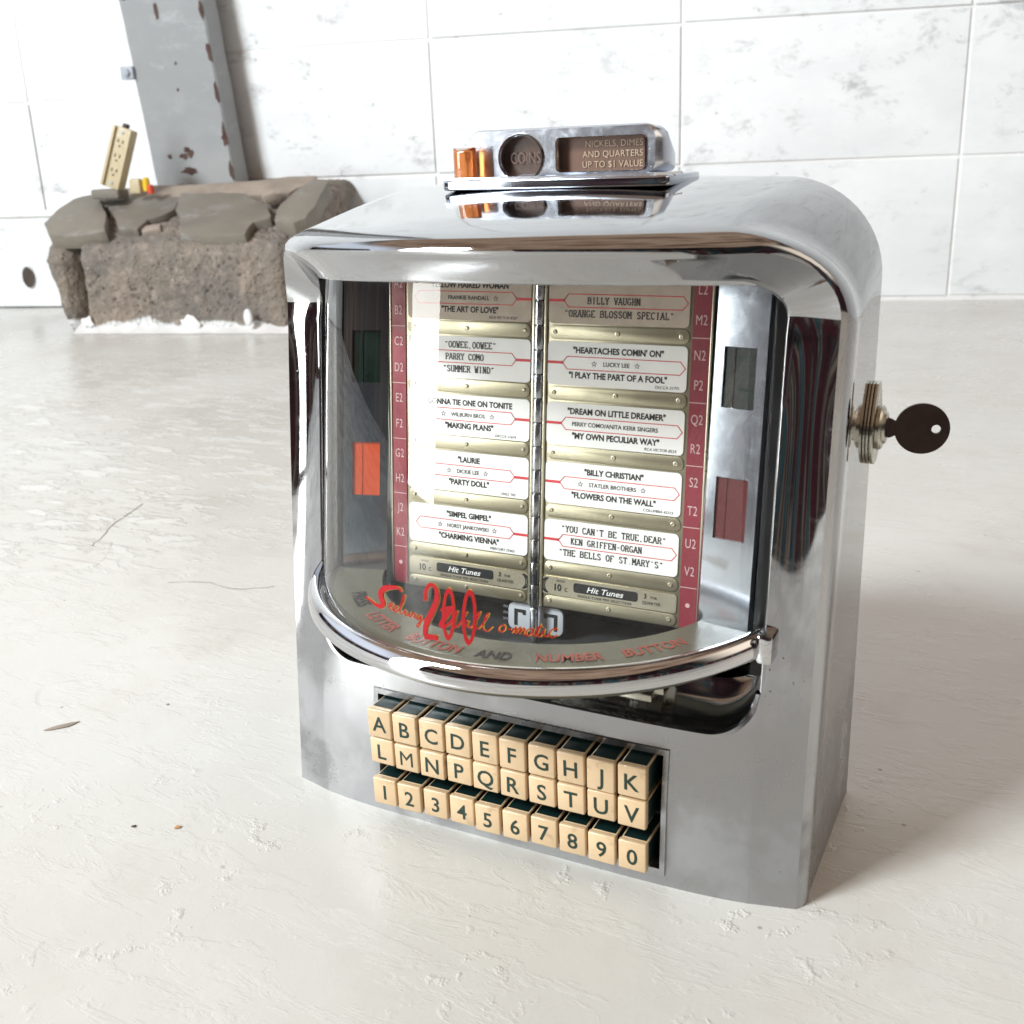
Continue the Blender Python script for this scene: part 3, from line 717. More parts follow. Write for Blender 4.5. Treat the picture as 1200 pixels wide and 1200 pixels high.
# foot: bottom turn-in and back plate
bt_ = [fpt(x, 0) for x in xs]; H.grid([bt_, [(p[0]*.985, p[1]+.003, .0) for p in bt_]])
rb = [r for r in mirror([R0])[0]]; o = len(H.v); H.v += rb; H.f.append(tuple(range(o, o+len(rb)))); H.m.append(1)
housing = H.build('housing', [M['chrome'], M['black']], J, smooth=True)
bm = bmesh.new(); bm.from_mesh(housing.data); bmesh.ops.remove_doubles(bm, verts=bm.verts, dist=2e-5); bmesh.ops.recalc_face_normals(bm, faces=bm.faces); bm.to_mesh(housing.data); bm.free()
housing.data.polygons.foreach_set('use_smooth', [True]*len(housing.data.polygons)); housing.data.set_sharp_from_angle(angle=math.radians(36))

# dark inside of the window compartment
lin = MB(); lin.box(-.1275, .1275, -.0525, -.049, .085, .312)
for sg_ in (-1, 1): lin.grid([[(sg_*x_, interp(z_, [.12, .30], [-.104, -.078]), z_) for z_ in (.118, .305)] for x_ in (.1276, .1215)]+[[(sg_*.1215, -.0525, z_) for z_ in (.118, .305)]])
hoodl = [(x_, -(.080+.0845*(1-min(1, abs(x_)/.129)**2.3))) for x_ in np.linspace(-.125, .125, 31)]
lin.add([(x_, y_, .3055+.006*(1-(x_/.129)**2)) for x_, y_ in hoodl]+[(.125, -.05, .306), (-.125, -.05, .306)], [tuple(range(33))])
lin.build('lining', M['black'], J)

# curved glass
GZ0, GZ1 = .1385, .3125
def gR(z): return .132-.012*(z-.145)
def gC(z): return -.056+.139*(z-.145)
def gpt(a, z, dr=0.): r = gR(z)+dr; return (r*math.sin(a), gC(z)-r*math.cos(a), z)
g = MB(); A = np.linspace(-math.radians(76), math.radians(76), 81)
g.grid([[gpt(a, z) for a in A] for z in np.linspace(GZ0, GZ1, 16)])
glass = g.build('curved_glass', M['glass'], J, smooth='all')
for sgn in (-1, 1):   # polished glass edges
    e = MB(); a = sgn*math.radians(76.4)
    e.grid([[gpt(a, z, -.002), gpt(a, z, .0012), gpt(a+sgn*.02, z, .0012), gpt(a+sgn*.02, z, -.002), gpt(a, z, -.002)] for z in np.linspace(GZ0, GZ1, 8)])
    e.build('glass_edge_strip', M['bright'], J, smooth=True)

# red script printed on the glass (yellow behind the red)
GL = {'S': [[-0.1845, 0.1691], [-0.1953, 0.1704], [-0.2305, 0.1699], [-0.2708, 0.1681], [-0.2902, 0.1656], [-0.2898, 0.1631], [-0.2768, 0.161], [-0.2893, 0.1589], [-0.3201, 0.1587], [-0.351, 0.1597], [-0.3795, 0.1603]], 'e': [[-0.2491, 0.1598], [-0.2306, 0.1611], [-0.2281, 0.1622], [-0.2373, 0.162], [-0.2452, 0.1607], [-0.2403, 0.1592], [-0.2257, 0.1592]], 'e2': [[-0.2257, 0.1592], [-0.2071, 0.1604], [-0.2048, 0.1614], [-0.215, 0.1614], [-0.2226, 0.1599], [-0.2172, 0.1587], [-0.2019, 0.1589]], 'b': [[-0.2019, 0.1589], [-0.1788, 0.1637], [-0.169, 0.1674], [-0.1763, 0.1673], [-0.1861, 0.1629], [-0.1906, 0.1594], [-0.1781, 0.1588], [-0.1661, 0.1601], [-0.1723, 0.161]], 'u': [[-0.1619, 0.1608], [-0.1659, 0.159], [-0.1585, 0.1583], [-0.1468, 0.1599], [-0.1446, 0.1606], [-0.1467, 0.1588], [-0.1377, 0.1583]], 'r': [[-0.1377, 0.1583], [-0.1293, 0.1604], [-0.1199, 0.16], [-0.122, 0.1585], [-0.1128, 0.1582]], 'g': [[-0.0932, 0.1598], [-0.1045, 0.16], [-0.1117, 0.1587], [-0.1048, 0.1579], [-0.0937, 0.1596], [-0.0967, 0.1572], [-0.1042, 0.1545], [-0.1112, 0.1551], [-0.0984, 0.1569], [-0.0737, 0.1591]], 'two': [[-0.0778, 0.1675], [-0.0747, 0.1721], [-0.06, 0.1753], [-0.0396, 0.1752], [-0.0286, 0.1722], [-0.031, 0.168], [-0.0498, 0.1624], [-0.069, 0.1571], [-0.0754, 0.1527], [-0.0724, 0.151]], 'twob': [[-0.0779, 0.1508], [-0.0506, 0.151], [-0.0214, 0.1513]], 'W': [[-0.0132, 0.1645], [0.0098, 0.1658], [0.0289, 0.1662], [0.0177, 0.1639], [0.0005, 0.1602], [-0.0104, 0.1576], [-0.0015, 0.1569], [0.0212, 0.1588], [0.0406, 0.1625], [0.0525, 0.1652], [0.0458, 0.1614], [0.0438, 0.1587], [0.0514, 0.1579], [0.0705, 0.161], [0.089, 0.1656]], 'a': [[0.0946, 0.1614], [0.0826, 0.1613], [0.0746, 0.1595], [0.0807, 0.1584], [0.0925, 0.1601], [0.0966, 0.1612], [0.0926, 0.1592], [0.1024, 0.1582]], 'l': [[0.1024, 0.1582], [0.1254, 0.1624], [0.1388, 0.1659], [0.1327, 0.1657], [0.1241, 0.1615], [0.1237, 0.1588], [0.1332, 0.1584]], 'l2': [[0.1332, 0.1584], [0.1558, 0.1622], [0.169, 0.1656], [0.1622, 0.1653], [0.1523, 0.1613], [0.1519, 0.1586], [0.166, 0.1578], [0.184, 0.1599]], 'o': [[0.2221, 0.1614], [0.2107, 0.1605], [0.206, 0.1589], [0.2138, 0.1579], [0.2261, 0.1588], [0.2293, 0.1605], [0.2221, 0.1614]], 'dash': [[0.2375, 0.1594], [0.2509, 0.1595]], 'm': [[0.2527, 0.1578], [0.267, 0.1606], [0.2646, 0.1579], [0.2803, 0.1605], [0.2819, 0.1597], [0.2784, 0.1578], [0.2936, 0.1602], [0.2967, 0.1594], [0.2942, 0.1575], [0.3031, 0.1572]], 'a2': [[0.3278, 0.1598], [0.3131, 0.16], [0.3019, 0.1582], [0.3081, 0.1567], [0.3223, 0.1584], [0.3297, 0.1598], [0.3254, 0.1576], [0.3334, 0.1567]], 't': [[0.3334, 0.1567], [0.3505, 0.1622], [0.3426, 0.1588], [0.3411, 0.1569], [0.3518, 0.1566]], 'tc': [[0.3354, 0.1606], [0.358, 0.1611]], 'i': [[0.3518, 0.1566], [0.3646, 0.1598], [0.3613, 0.1574], [0.3712, 0.1565]], 'c': [[0.3712, 0.1565], [0.3829, 0.1582]], 'c2': [[0.4071, 0.1594], [0.4049, 0.1604], [0.3921, 0.1599], [0.3819, 0.1581], [0.3882, 0.1563], [0.4096, 0.1572]]}
def on_glass(pts2, wd, m1, mb, mb2, steps=5):
    P = smooth_poly(pts2, steps) if len(pts2) > 2 else [tuple(p) for p in pts2]
    n = len(P); Q = [(a*gR(.16), z) for a, z in P]
    v, f = ribbon(Q, wd if not callable(wd) else [wd(k/(n-1)) for k in range(n)], 0)
    mb.add([gpt(a/gR(.16), z, .0003+kz*0) for a, z, kz in v], f)
    mb2.add([gpt(a/gR(.16)+.003, z-.0002, -.0003) for a, z, kz in v], [q[::-1] for q in f])
s1, s2 = MB(), MB()
W0 = dict(S=lambda t: .0012+.0022*math.sin(PI*min(1, t*1.05))**2, W=lambda t: .0008+.0016*math.exp(-((t-.25)/.2)**2))
for k, v in GL.items():
    if k in ('two', 'twob'): continue
    on_glass(v, W0.get(k, .0006), 'gred', s1, s2)
s1.build('script_lettering', M['gred'], J); s2.build('lettering_backing', M['gyel'], J)
s1, s2 = MB(), MB()
on_glass(GL['two'], lambda t: .0018 if t < .35 else .0018+.0012*math.sin(PI*(t-.35)/.65), 0, s1, s2); on_glass([GL['twob'][0], GL['twob'][2]], .0026, 0, s1, s2)
def ring0(ca, cz, ra, rz_):
    o_, i_ = [], []
    for k in range(33):
        a = 2*PI*k/32; o_.append((ca+ra*math.cos(a), cz+rz_*math.sin(a))); i_.append((ca+(ra-.0118)*math.cos(a), cz+(rz_-.0026)*math.sin(a)))
    for mbx, dr, fl in ((s1, .00035, 0), (s2, -.00035, 1)):
        n = 33; mbx.add([gpt(a, z, dr) for a, z in o_]+[gpt(a, z, dr) for a, z in i_], [((k, n+k, n+k+1, k+1) if fl else (k, k+1, n+k+1, n+k)) for k in range(32)])
ring0(.0200, .1633, .0262, .0124); ring0(.0990, .1632, .0272, .0130)
s1.build('number_lettering', M['gred'], J); s2.build('lettering_backing', M['gyel'], J)

# floor shelf of the window with worn arc lettering
SZ = .1378
sh = MB(); NA = 61; ta = np.linspace(-math.radians(78), math.radians(78), NA)
oc = [(p[0], p[1]) for p in (gpt(a, .139, -.0015) for a in ta)]
ic = [(.0975*math.sin(a)*1.04, gC(.139)-.0975*math.cos(a)) for a in ta]
sh.grid([[(x, y, SZ-.012) for x, y in oc], [(x, y, SZ) for x, y in oc], [(x, y, SZ) for x, y in ic], [(x, y, SZ-.003) for x, y in ic]])
shelf = sh.build('shelf', M['shelf'], J)
lw = [(x*.98, max(y, -.0935), .1088) for x, y in ic]
lf_ = MB(); lf_.grid([[(x, y, SZ-.003) for x, y in ic], lw]); lf_.add(lw+[(.10, -.0535, .1085), (-.10, -.0535, .1085)], [tuple(range(NA+2))]); lf_.build('well_floor', M['wellpaint'], J, smooth=True)
SC = gC(.1385)
def arc_text(body, deg, r, size, mb, xs=1., bold=.02):
    T = text2d(body, size, bold, xs); a0 = math.radians(deg)
    mb.add([((r-y)*math.sin(a0+x/r)*1.0 if False else (r-y)*math.sin(a0+x/(r)), SC-(r-y)*math.cos(a0+x/(r)), SZ+.0004) for x, y in T[0]], T[1])

for wd_, dg_, nm_, m_ in (('PRESS', -46, 'dark_lettering', 'ink'), ('LETTER', -28.5, 'red_lettering', 'shelfred'), ('BUTTON', -8.5, 'red_lettering', 'shelfred'),
        ('AND', 8.2, 'dark_lettering', 'ink'), ('NUMBER', 26.5, 'red_lettering', 'shelfred'), ('BUTTON', 47.5, 'red_lettering', 'shelfred')):
    mw = MB(); arc_text(wd_, dg_, .1172, .0080, mw, .76); mw.build(nm_, M[m_], shelf)

# chrome ring round the glass foot
rp = [(-.0025, .1412), (.0008, .1440), (.0032, .1448), (.0058, .1438), (.0078, .1408), (.0086, .1372), (.0084, .1342), (.0066, .1326), (.0035, .1320), (-.0025, .1320), (-.0025, .1412)]
rg = MB(); AA = np.linspace(-math.radians(74), math.radians(69), 97)
rs = smooth_poly(rp, 4)
RR = lambda a: .1325
rg.grid([[((RR(a)+dr)*math.sin(a), gC(.14)-(RR(a)+dr)*math.cos(a), z-.001) for a in AA] for dr, z in rs], flip=True)
ring = rg.build('trim_ring', M['bright'], J, smooth=True)
for sgn in (1,):   # squared end pieces of the ring
    e = MB(); e.box(-.005, .0030, -.004, .012, -.0085, .0065)
    e.build('ring_end', M['bright'], J, bevel=.0018, tf=lambda v: Vector((sgn*(.1318+v.x), -.1125+v.y, .1385+v.z)))
# little catch under the ring
mb = MB(); mb.box(-.03, .035, -.012, .0, -.004, .001); mb.box(.012, .03, -.016, -.002, -.007, -.002)
mb.build('catch', M['nickel'], J, bevel=.001, tf=lambda v: v+Vector((.045, -.098, .104)))

# side panels with coloured windows
def side_panel(sg):
    x0, x1 = (.0925, .1185); zt, zb_ = .3105, .1285
    def q(x, z, d=0.): return Vector((sg*x, -.0755-.0255*(.30-z)/.17+(x1-x)*(.172 if sg > 0 else .235)-d, z))
    wz = ((.2435, .272), (.1805, .2105)); wx = (.0972, .1135)
    mb = MB(); zs = [zb_, wz[1][0], wz[1][1], wz[0][0], wz[0][1], zt]; xv = [x0, wx[0], wx[1], x1]
    for i in range(5):
        for j in range(3):
            if j == 1 and i in (1, 3): continue
            mb.add([q(xv[j], zs[i]), q(xv[j+1], zs[i]), q(xv[j+1], zs[i+1]), q(xv[j], zs[i+1])], [(0, 1, 2, 3) if sg > 0 else (3, 2, 1, 0)])
    for x in (x0, x1):
        mb.grid([[q(x, z) for z in (zb_, zt)], [q(x+(.0015 if x == x1 else -.0015), z, -.002) for z in (zb_, zt)], [q(x+(.0015 if x == x1 else -.0015), z, -.012) for z in (zb_, zt)]])
    for a, b in wz:
        L = [(wx[0], a), (wx[1], a), (wx[1], b), (wx[0], b), (wx[0], a)]
        mb.grid([[q(x, z) for x, z in L], [q(x, z, -.0022) for x, z in L]])
    o = mb.build('side_panel', M['worn'], J, smooth=False)
    for (a, b), m_ in zip(wz, (M['greenwin'], M['orange'] if sg < 0 else M['redwin'])):
        wn_ = MB(); wn_.add([q(x, z, -.0014) for x, z in ((wx[0]-.001, a-.001), (wx[1]+.001, a-.001), (wx[1]+.001, b+.001), (wx[0]-.001, b+.001))], [(0, 1, 2, 3) if sg > 0 else (3, 2, 1, 0)])
        xr = wx[0]+.0052 if sg > 0 else wx[1]-.0052                      # raised bright rib down each pane
        wn_.add([q(xr-.0003, a, -.0010), q(xr+.0003, a, -.0010), q(xr+.0003, b, -.0010), q(xr-.0003, b, -.0010)], [(0, 1, 2, 3)], 1)
        ww = wn_.build('window_pane', [m_, M['bright'] if m_ is M['greenwin'] else m_], o)
        if m_ is M['greenwin']:
            mt = MB()
            for k, tx in enumerate(('MAKE', 'ANY', 'TUNE') if sg > 0 else ()):
                T = text2d(tx, .0022, 0, 1.)
                mt.add([q(.1075+x, .266-.0062*k-k*.0012+y, -.0011) for x, y in T[0]], T[1])
            if mt.v: mt.build('pane_lettering', M['greenink'], o)
        elif sg > 0: ww['label'] = 'dark red window pane'
        else: ww['label'] = 'bright orange window pane'
        if m_ is M['greenwin']: ww['label'] = 'dark green window pane'
side_panel(1); side_panel(-1)

# title pages
PG0 = Vector((0, -.09, .133)); PGV = Vector((0, .0185, .167)).normalized(); PGN = Vector((1, 0, 0)).cross(PGV)
def pgt(u, v, n=0.): return PG0+Vector((u, 0, 0))+PGV*v+PGN*n
def pf(v): return pgt(v.x, v.y, v.z)
ROWS = [('f', '"YELLOW HAIRED WOMAN"', 'FRANKIE RANDALL', '"THE ART OF LOVE"', 'RCA VICTOR 8587', 1), ('t', '"OOWEE,OOWEE"', 'PARRY COMO', '"SUMMER WIND"', '', 0),
        ('f', 'GONNA TIE ONE ON TONITE', 'WILBURN BROS.', '"MAKING PLANS"', 'DECCA 31674', 2), ('f', '"LAURIE', 'DICKIE LEE', '"PARTY DOLL"', 'HALL 102', 2), ('f', '"SIMPEL GIMPEL"', 'HORST JANKOWSKI', '"CHARMING VIENNA"', 'MERCURY 72465', 2)]
ROWR = [('t', '', 'BILLY VAUGHN', '"ORANGE BLOSSOM SPECIAL"', '', 0), ('f', '"HEARTACHES COMIN\' ON"', 'LUCKY LEE', '"I PLAY THE PART OF A FOOL"', 'DECCA 31771', 2), ('f', '"DREAM ON LITTLE DREAMER"', 'PERRY COMO/ANITA KERR SINGERS', '"MY OWN PECULIAR WAY"', 'RCA VICTOR 8533', 0),
        ('f', '"BILLY CHRISTIAN"', 'STATLER BROTHERS', '"FLOWERS ON THE WALL"', 'COLUMBIA 43315', 2), ('t', '"YOU CAN\'T BE TRUE,DEAR"', 'KEN GRIFFEN-ORGAN', '"THE BELLS OF ST.MARY\'S"', '', 0)]
def star(cx, cy, r, mb, mi, z):
    o_ = [(cx+(r if k % 2 == 0 else r*.42)*math.sin(PI*k/5), cy+(r if k % 2 == 0 else r*.42)*math.cos(PI*k/5)) for k in range(11)]
    v, f = ribbon(o_, r*.16, z); mb.add(v, f, mi)
def fit(body, size, bold, maxw, xs=1.):
    T = text2d(body, size, bold, xs); wv = T[0][:, 0].max()-T[0][:, 0].min()
    return T if wv <= maxw else text2d(body, size, bold, xs*maxw/wv)
def fit_typed(body, size, maxw):
    T = typed(body, size); wv = max(v[0] for v in T[0])-min(v[0] for v in T[0]); k = min(1, maxw/wv)
    return ([(v[0]*k, v[1], v[2]) for v in T[0]], T[1])
pages = {}
for sg in (-1, 1):
    U0, U1 = (.0030, .0905)
    leaf = MB(); leaf.box(U0, U1, -.0035, .178, -.0022, 0)
    lf = leaf.build('page_leaf', M['brass'], J, bevel=.0006, tf=lambda v: pgt(sg*v.x, v.y, v.z))
    pages[sg] = lf
    if sg < 0: lf.data.flip_normals()
    # bright hinge-side and outer edge rails
    for a, b in ((.0024, .0042), (.0898, .0909)):
        MB().box(a, b, -.0035, .178, 0, .0012).build('page_rail', M['brasshi'], lf, bevel=.0004, tf=lambda v: pgt(sg*v.x, v.y, v.z))
    # red index strip with its white codes
    ix0, ix1 = .0808, .0895
    ixs = MB().box(ix0, ix1, -.0025, .176, 0, .0006)
    lets = [('A2', '@'), ('B2', ''), ('C2', ''), ('D2', ''), ('E2', ''), ('F2', ''), ('G2', ''), ('H2', ''), ('J2', ''), ('K2', '')] if sg < 0 else [(c+'2', '') for c in 'LMNPQRSTUV']
    ix = ixs.build('index_strip', M['indexred'], lf, tf=lambda v: pgt(sg*v.x, v.y, v.z))
    if sg < 0: ix.data.flip_normals()
    il = MB()
    for k, (c, _) in enumerate(lets):
        row = k//2; top = .1695-.031*row; v = top-.0062 if k % 2 == 0 else top-.0205
        T = text2d(c, .0050, .0, .68, space=1.05); place(il, T, sg*(ix0+ix1)/2, v, .0008, 0)
    for k in range(5): 
        v = .1428-.031*k; il.add([(sg*ix0, v-.0002, .0008), (sg*ix1, v-.0002, .0008), (sg*ix1, v+.0002, .0008), (sg*ix0, v+.0002, .0008)], [(0, 1, 2, 3) if sg > 0 else (3, 2, 1, 0)])
    il.add([(sg*(ix0+ix1)/2+.0012*math.cos(2*PI*k/12), .0095+.0012*math.sin(2*PI*k/12), .0008) for k in range(12)], [tuple(range(12))])
    il.build('index_lettering', M['indexletter'], lf, tf=pf)
    # retaining bars with their rivets
    for k in range(6):
        v0, v1 = (.1395-.031*k, .1467-.031*k) if k < 5 else (-.0028, .0036)
        n_ = 'retaining_bar'
        bb = prism(rrect(.0052, .0795, v0, v1, .0032, 4), .0, .0007)
        br = bb.build(n_, M['brass'], lf, bevel=.0003, tf=lambda v: pgt(sg*v.x, v.y, v.z))
        if sg < 0: br.data.flip_normals()
        for u in ((.0085, .0425, .0755) if True else ()):
            rvt = lathe([(.0011, .0007), (.0011, .0011), (.0007, .0015)] if sg < 0 else [(.0012, .0007), (.0012, .0012), (.0008, .0013), (.0006, .0009)], 10)
            rvt.build('rivet', M['brasshi'], lf, smooth=True, tf=lambda v: pgt(sg*u+v.x, (v0+v1)/2+v.y+(.0004 if k % 2 else 0), v.z))
    # title strips
    for k, (ty, t1, ar, t2, rec, stars) in enumerate(ROWS if sg < 0 else ROWR):
        top = .1695-.031*k; bot = top-.0222; xa, xb = .0050, .0790
        ctr = sg*(xa+xb)/2; mb = prism([(sg*x, z) for x, z in rrect(xa, xb, bot, top, .0024, 5)][::sg], .0002, .0008, 0)
        Z = .00095; mid = (top+bot)/2+.0004
        # red hexagon panel and bar
        x_in, x_out = .0132, .0782; hh = .0032
        if sg < 0: x_out = .0745
        hexa = [(x_in, mid), (x_in+.0026, mid+hh), (x_out-.0026, mid+hh), (x_out, mid), (x_out-.0026, mid-hh), (x_in+.0026, mid-hh)]
        hexa = [(sg*x, z) for x, z in hexa]; hexa += [hexa[0], hexa[1]]
        v, f = ribbon(hexa, .00042, Z); mb.add(v, f, 1)
        v, f = ribbon([(sg*xa, mid), (sg*(x_in+.0003), mid)] if sg > 0 else [(sg*(x_in+.0003), mid), (sg*xa, mid)], .0014, Z); mb.add(v, f, 1)
        if ty == 'f':
            place(mb, fit(t1, .0031, .034, .058, .90), ctr+.001, top-.0056, Z, 2)
            place(mb, fit(ar, .0022, .014, .053, .95), ctr+.0005, mid-.0010, Z, 2)
            place(mb, fit(t2, .0031, .034, .062, .90), ctr+.001, bot+.0040, Z, 2)
            if rec: place(mb, text2d(rec, .0015, 0, 1.0, 'R', .25), sg*.0755 if sg > 0 else -.0125, bot+.0011, Z, 2)
            if stars:
                wv = fit(ar, .0021, .004, .053, .95)[0][:, 0].max()
                for s_ in ((-1, 1) if stars == 2 else (1,)): star(ctr+s_*(wv+.0048), mid, .0014, mb, 2, Z)
        else:
            if t1: place(mb, fit_typed(t1, .0031, .066), ctr+.0015, top-.0058, Z+.0001, 2, align='C')
            place(mb, fit_typed(ar, .0030, .050), ctr-.002, mid-.0014, Z+.0001, 2, align='C')
            place(mb, fit_typed(t2, .0031, .066), ctr+.0005, bot+.0036, Z+.0001, 2, align='C')
        so = mb.build('title_strip', [M['paperold'] if k == 0 else M['paper'], M['red'], M['ink']], lf, tf=pf)
        so['label'] = 'title strip reading '+(t2 or ar).replace('"', '').lower()
    # price plate
    c_ = sg*.042
    mb = prism([(sg*x, z) for x, z in rrect(.0045, .0792, .0042, .0140, .0015, 3)][::sg], .0001, .0006, 0); Z = .0008
    mb.add([(x, z, Z) for x, z in rrect(c_-.0195, c_+.0165, .0072, .0124, .0014, 4)], [tuple(range(20))], 1)
    place(mb, text2d('Hit Tunes', .0031, .012, 1.2, 'C', .3), c_-.0015, .0083, Z+.0002, 2)
    place(mb, text2d('10', .0038, .02, .95), c_-.0285, .0068, Z, 1); place(mb, text2d('C', .0022, .01, .9), c_-.0238, .0068, Z, 1)
    place(mb, text2d('SINGLES', .0011, 0, .9), c_-.027, .0118, Z, 1)
    place(mb, text2d('SINGLE-TUNE PER SELECTION', .0015, .0, 1.1), c_-.002, .0049, Z, 1)
    place(mb, text2d('3', .0026, .02), c_+.0205, .0098, Z, 1); place(mb, text2d('FOR', .0014, .0), c_+.0252, .0100, Z, 1); place(mb, text2d('QUARTER', .0017, .0, .95), c_+.0240, .0068, Z, 1)
    for q_ in range(4):   # thick arcs printed at the hinge end
        rr_ = .0042+.0009*q_; ax_ = sg*.0048 + sg*.0
        pp = [(sg*(.0098-rr_*math.cos(a)), .0091+.0046*math.sin(a)) for a in np.linspace(-1.1, 1.1, 9)]
        if sg > 0: pp = pp[::-1]
        v, f = ribbon(pp, .00042, Z); mb.add(v, f, 1)
    mb.build('price_plate', [M['brasshi'], M['ink'], M['paper']], lf, tf=pf)
# hinge between the two leaves
hg = lathe([(.0019, -.016), (.0019, .181)], 14); hpin = hg.build('hinge_pin', M['steel'], J, smooth=True, tf=lambda v: pgt(v.x-.0003, v.z, v.y+.0008))
kv = -.0035
while kv < .176:
    lathe([(.0026, 0), (.0027, .0004), (.0027, .0112), (.0026, .0116)], 14).build('hinge_knuckle', M['hinge'], hpin, smooth=True, tf=lambda v: pgt(v.x-.0003, v.z+kv, v.y+.0008)); kv += .0125
# grey bracket and slots below the hinge
mb = prism(rrect(-.0185, .0150, -.021, -.0052, .004, 4), -.006, -.004).build('bracket', M['bracket'], J, bevel=.0008, tf=pf)
g1 = MB()
for pth in ([(-.0135, -.018), (-.0135, -.0095), (-.0085, -.0095), (-.0085, -.0115)], [(.0045, -.0115), (.0045, -.0095), (.0105, -.0095), (.0105, -.018)]):
    v, f = ribbon(pth, .0018, -.0036); g1.add(v, f)
g1.build('bracket_slot', M['black'], J, tf=pf)
for k in range(3): MB().box(-.0215, -.0185, -.016+.0035*k, -.0145+.0035*k, -.01, -.004).build('spring_coil', M['steel'], J, tf=pf)
mb = MB().box(-.0018, .0018, -.0235, -.0045, -.001, .0035).build('hinge_tail', M['hinge'], J, bevel=.0008, tf=pf)

# buttons
keys = ['ABCDEFGHJK', 'LMNPQRSTUV', '1234567890']
kz = [(.0722, .0548), (.0538, .0380), (.0287, .0120)]
kx0, kp = -.0846, .01655; KF = -.136
proto = None; cap_cache = {}
for r, rowk in enumerate(keys):
    zt, zb_ = kz[r]; h = zt-zb_
    for i, ch in enumerate(rowk):
        x0 = kx0+kp*i+.0006; x1 = x0+kp-.0014
        if r not in cap_cache:
            mb = MB(); w_ = x1-x0; d0 = .0036
            mb.box(-w_/2, w_/2, 0, d0, -h/2, h/2, 0)
            tap = .0
            mb.box(-w_/2+.0004, w_/2-.0004, d0, .046, -h/2+.0004, h/2-.0004, 1)
            o = mb.build('button', [M['cream'], M['green']], J, bevel=.0009, seg=3); cap_cache[r] = o
        else:
            o = cap_cache[r].copy(); col.objects.link(o); o.parent = J
        dy = random.uniform(-.0006, .0006)
        o.location = ((x0+x1)/2, KF+dy, (zt+zb_)/2+random.uniform(-.0002, .0002)); o.rotation_euler = (random.uniform(-.008, .008), random.uniform(-.012, .012), random.uniform(-.01, .01))
        T = text2d(ch, .0094 if r != 2 else .0092, 0. if ch == 'M' else .014, .98)
        lt = MB(); lt.add([(x, -.00012, y-.0046) for x, y in T[0]], T[1])
        l = lt.build('letter', M['letter'], o); l['label'] = 'dark green character '+ch
        o['label'] = 'cream button marked '+ch
# raised rim of the keyboard opening
kf = MB()
def loop(x0, x1, z0, z1, dy): return [(x, FY(x, z)+dy, z) for x, z in [(x0+(x1-x0)*k/12, z0) for k in range(12)]+[(x1, z0+(z1-z0)*k/6) for k in range(6)]+[(x1-(x1-x0)*k/12, z1) for k in range(12)]+[(x0, z1-(z1-z0)*k/6) for k in range(6)]]
kf.grid([loop(KX0-.0030, KX1+.0030, KZ0-.0034, KZ1+.0034, .0003), loop(KX0-.0026, KX1+.0026, KZ0-.0030, KZ1+.0030, -.0011), loop(KX0+.0002, KX1-.0002, KZ0+.0002, KZ1-.0002, -.0008), loop(KX0+.0002, KX1-.0002, KZ0+.0002, KZ1-.0002, .010)], close=True)
kf.build('button_frame', M['chrome'], J, smooth=True)
mb = MB().box(KX0, KX1, KY, KY+.001, KZ0, KZ1); mb.box(KX0, KX1, -.112, KY, .0325, .0345)
mb.build('button_well', M['black'], J)

# coin entry on the roof
TZ = .3468
cb = MB(); base_pts = rrect(-.0655, .061, -.0565, .000, .006, 4)
prism(base_pts, TZ-.0025, TZ+.0028, 0, cb)
coin = cb.build('coin_entry_base', M['worn'], J, bevel=.0012, seg=3)
lip = MB(); lp = [(-.0645, -.0545), (.0535, -.0545), (.0630, -.040)]
lip.grid([[(x, y+dy, TZ+z) for x, y in smooth_poly(lp, 1)] for dy, z in ((0, .0028), (.0003, .0038), (.0012, .0040), (.0018, .0028))], flip=True)
lip.build('coin_entry_lip', M['worn'], J, smooth=True)
# hooded head: front plate with round and rectangular openings
FYc = -.0405; fx0, fx1, fz0, fz1 = -.0545, .0495, TZ+.0026, .3732
def poly_with_holes():
    cu_pts = rrect(fx0, fx1, fz0, fz1, .006, 6); return cu_pts
cc, cr = (-.0245, .3602), .0120
win = (-.0035, .0440, .3520, .3685)
bm = bmesh.new()
def loopv(pts, y): return [bm.verts.new((x, y, z)) for x, z in pts]
outer = loopv(cu_o := rrect(fx0, fx1, fz0, fz1, .007, 6), FYc)
circ = loopv([(cc[0]+cr*math.cos(2*PI*k/36)*1.02, cc[1]-.0006+cr*math.sin(2*PI*k/36)*.93) for k in range(36)], FYc)
wv_ = loopv(rrect(*win, .0025, 4), FYc)
es = []
for L in (outer, circ, wv_): es += [bm.edges.new((L[k], L[(k+1) % len(L)])) for k in range(len(L))]
bmesh.ops.triangle_fill(bm, use_beauty=True, edges=es, normal=(0, -1, 0))
def strip(L, pts2): 
    N2 = [bm.verts.new(p) for p in pts2]
    for k in range(len(L)): bm.faces.new((L[k], L[(k+1) % len(L)], N2[(k+1) % len(L)], N2[k]))
    return N2
strip(circ, [(v.co.x, FYc+.007, v.co.z) for v in circ]); strip(wv_, [(v.co.x, FYc+.007, v.co.z) for v in wv_])
r1 = strip(outer, [(v.co.x*1.015, FYc+.0015, v.co.z+.0008*(1 if v.co.z > .36 else 0)) for v in outer])
r2 = strip(r1, [(v.co.x*1.00+.003, FYc+.010, max(fz0, fz0+(v.co.z-fz0)*.95)) for v in r1])
r3 = strip(r2, [(v.co.x*.95+.001, -.016, fz0+(v.co.z-fz0)*.55) for v in r2])
bm.faces.new(r3)
bmesh.ops.recalc_face_normals(bm, faces=bm.faces)
me = bpy.data.meshes.new('coin_entry_head'); bm.to_mesh(me); bm.free(); me.materials.append(M['satin'])
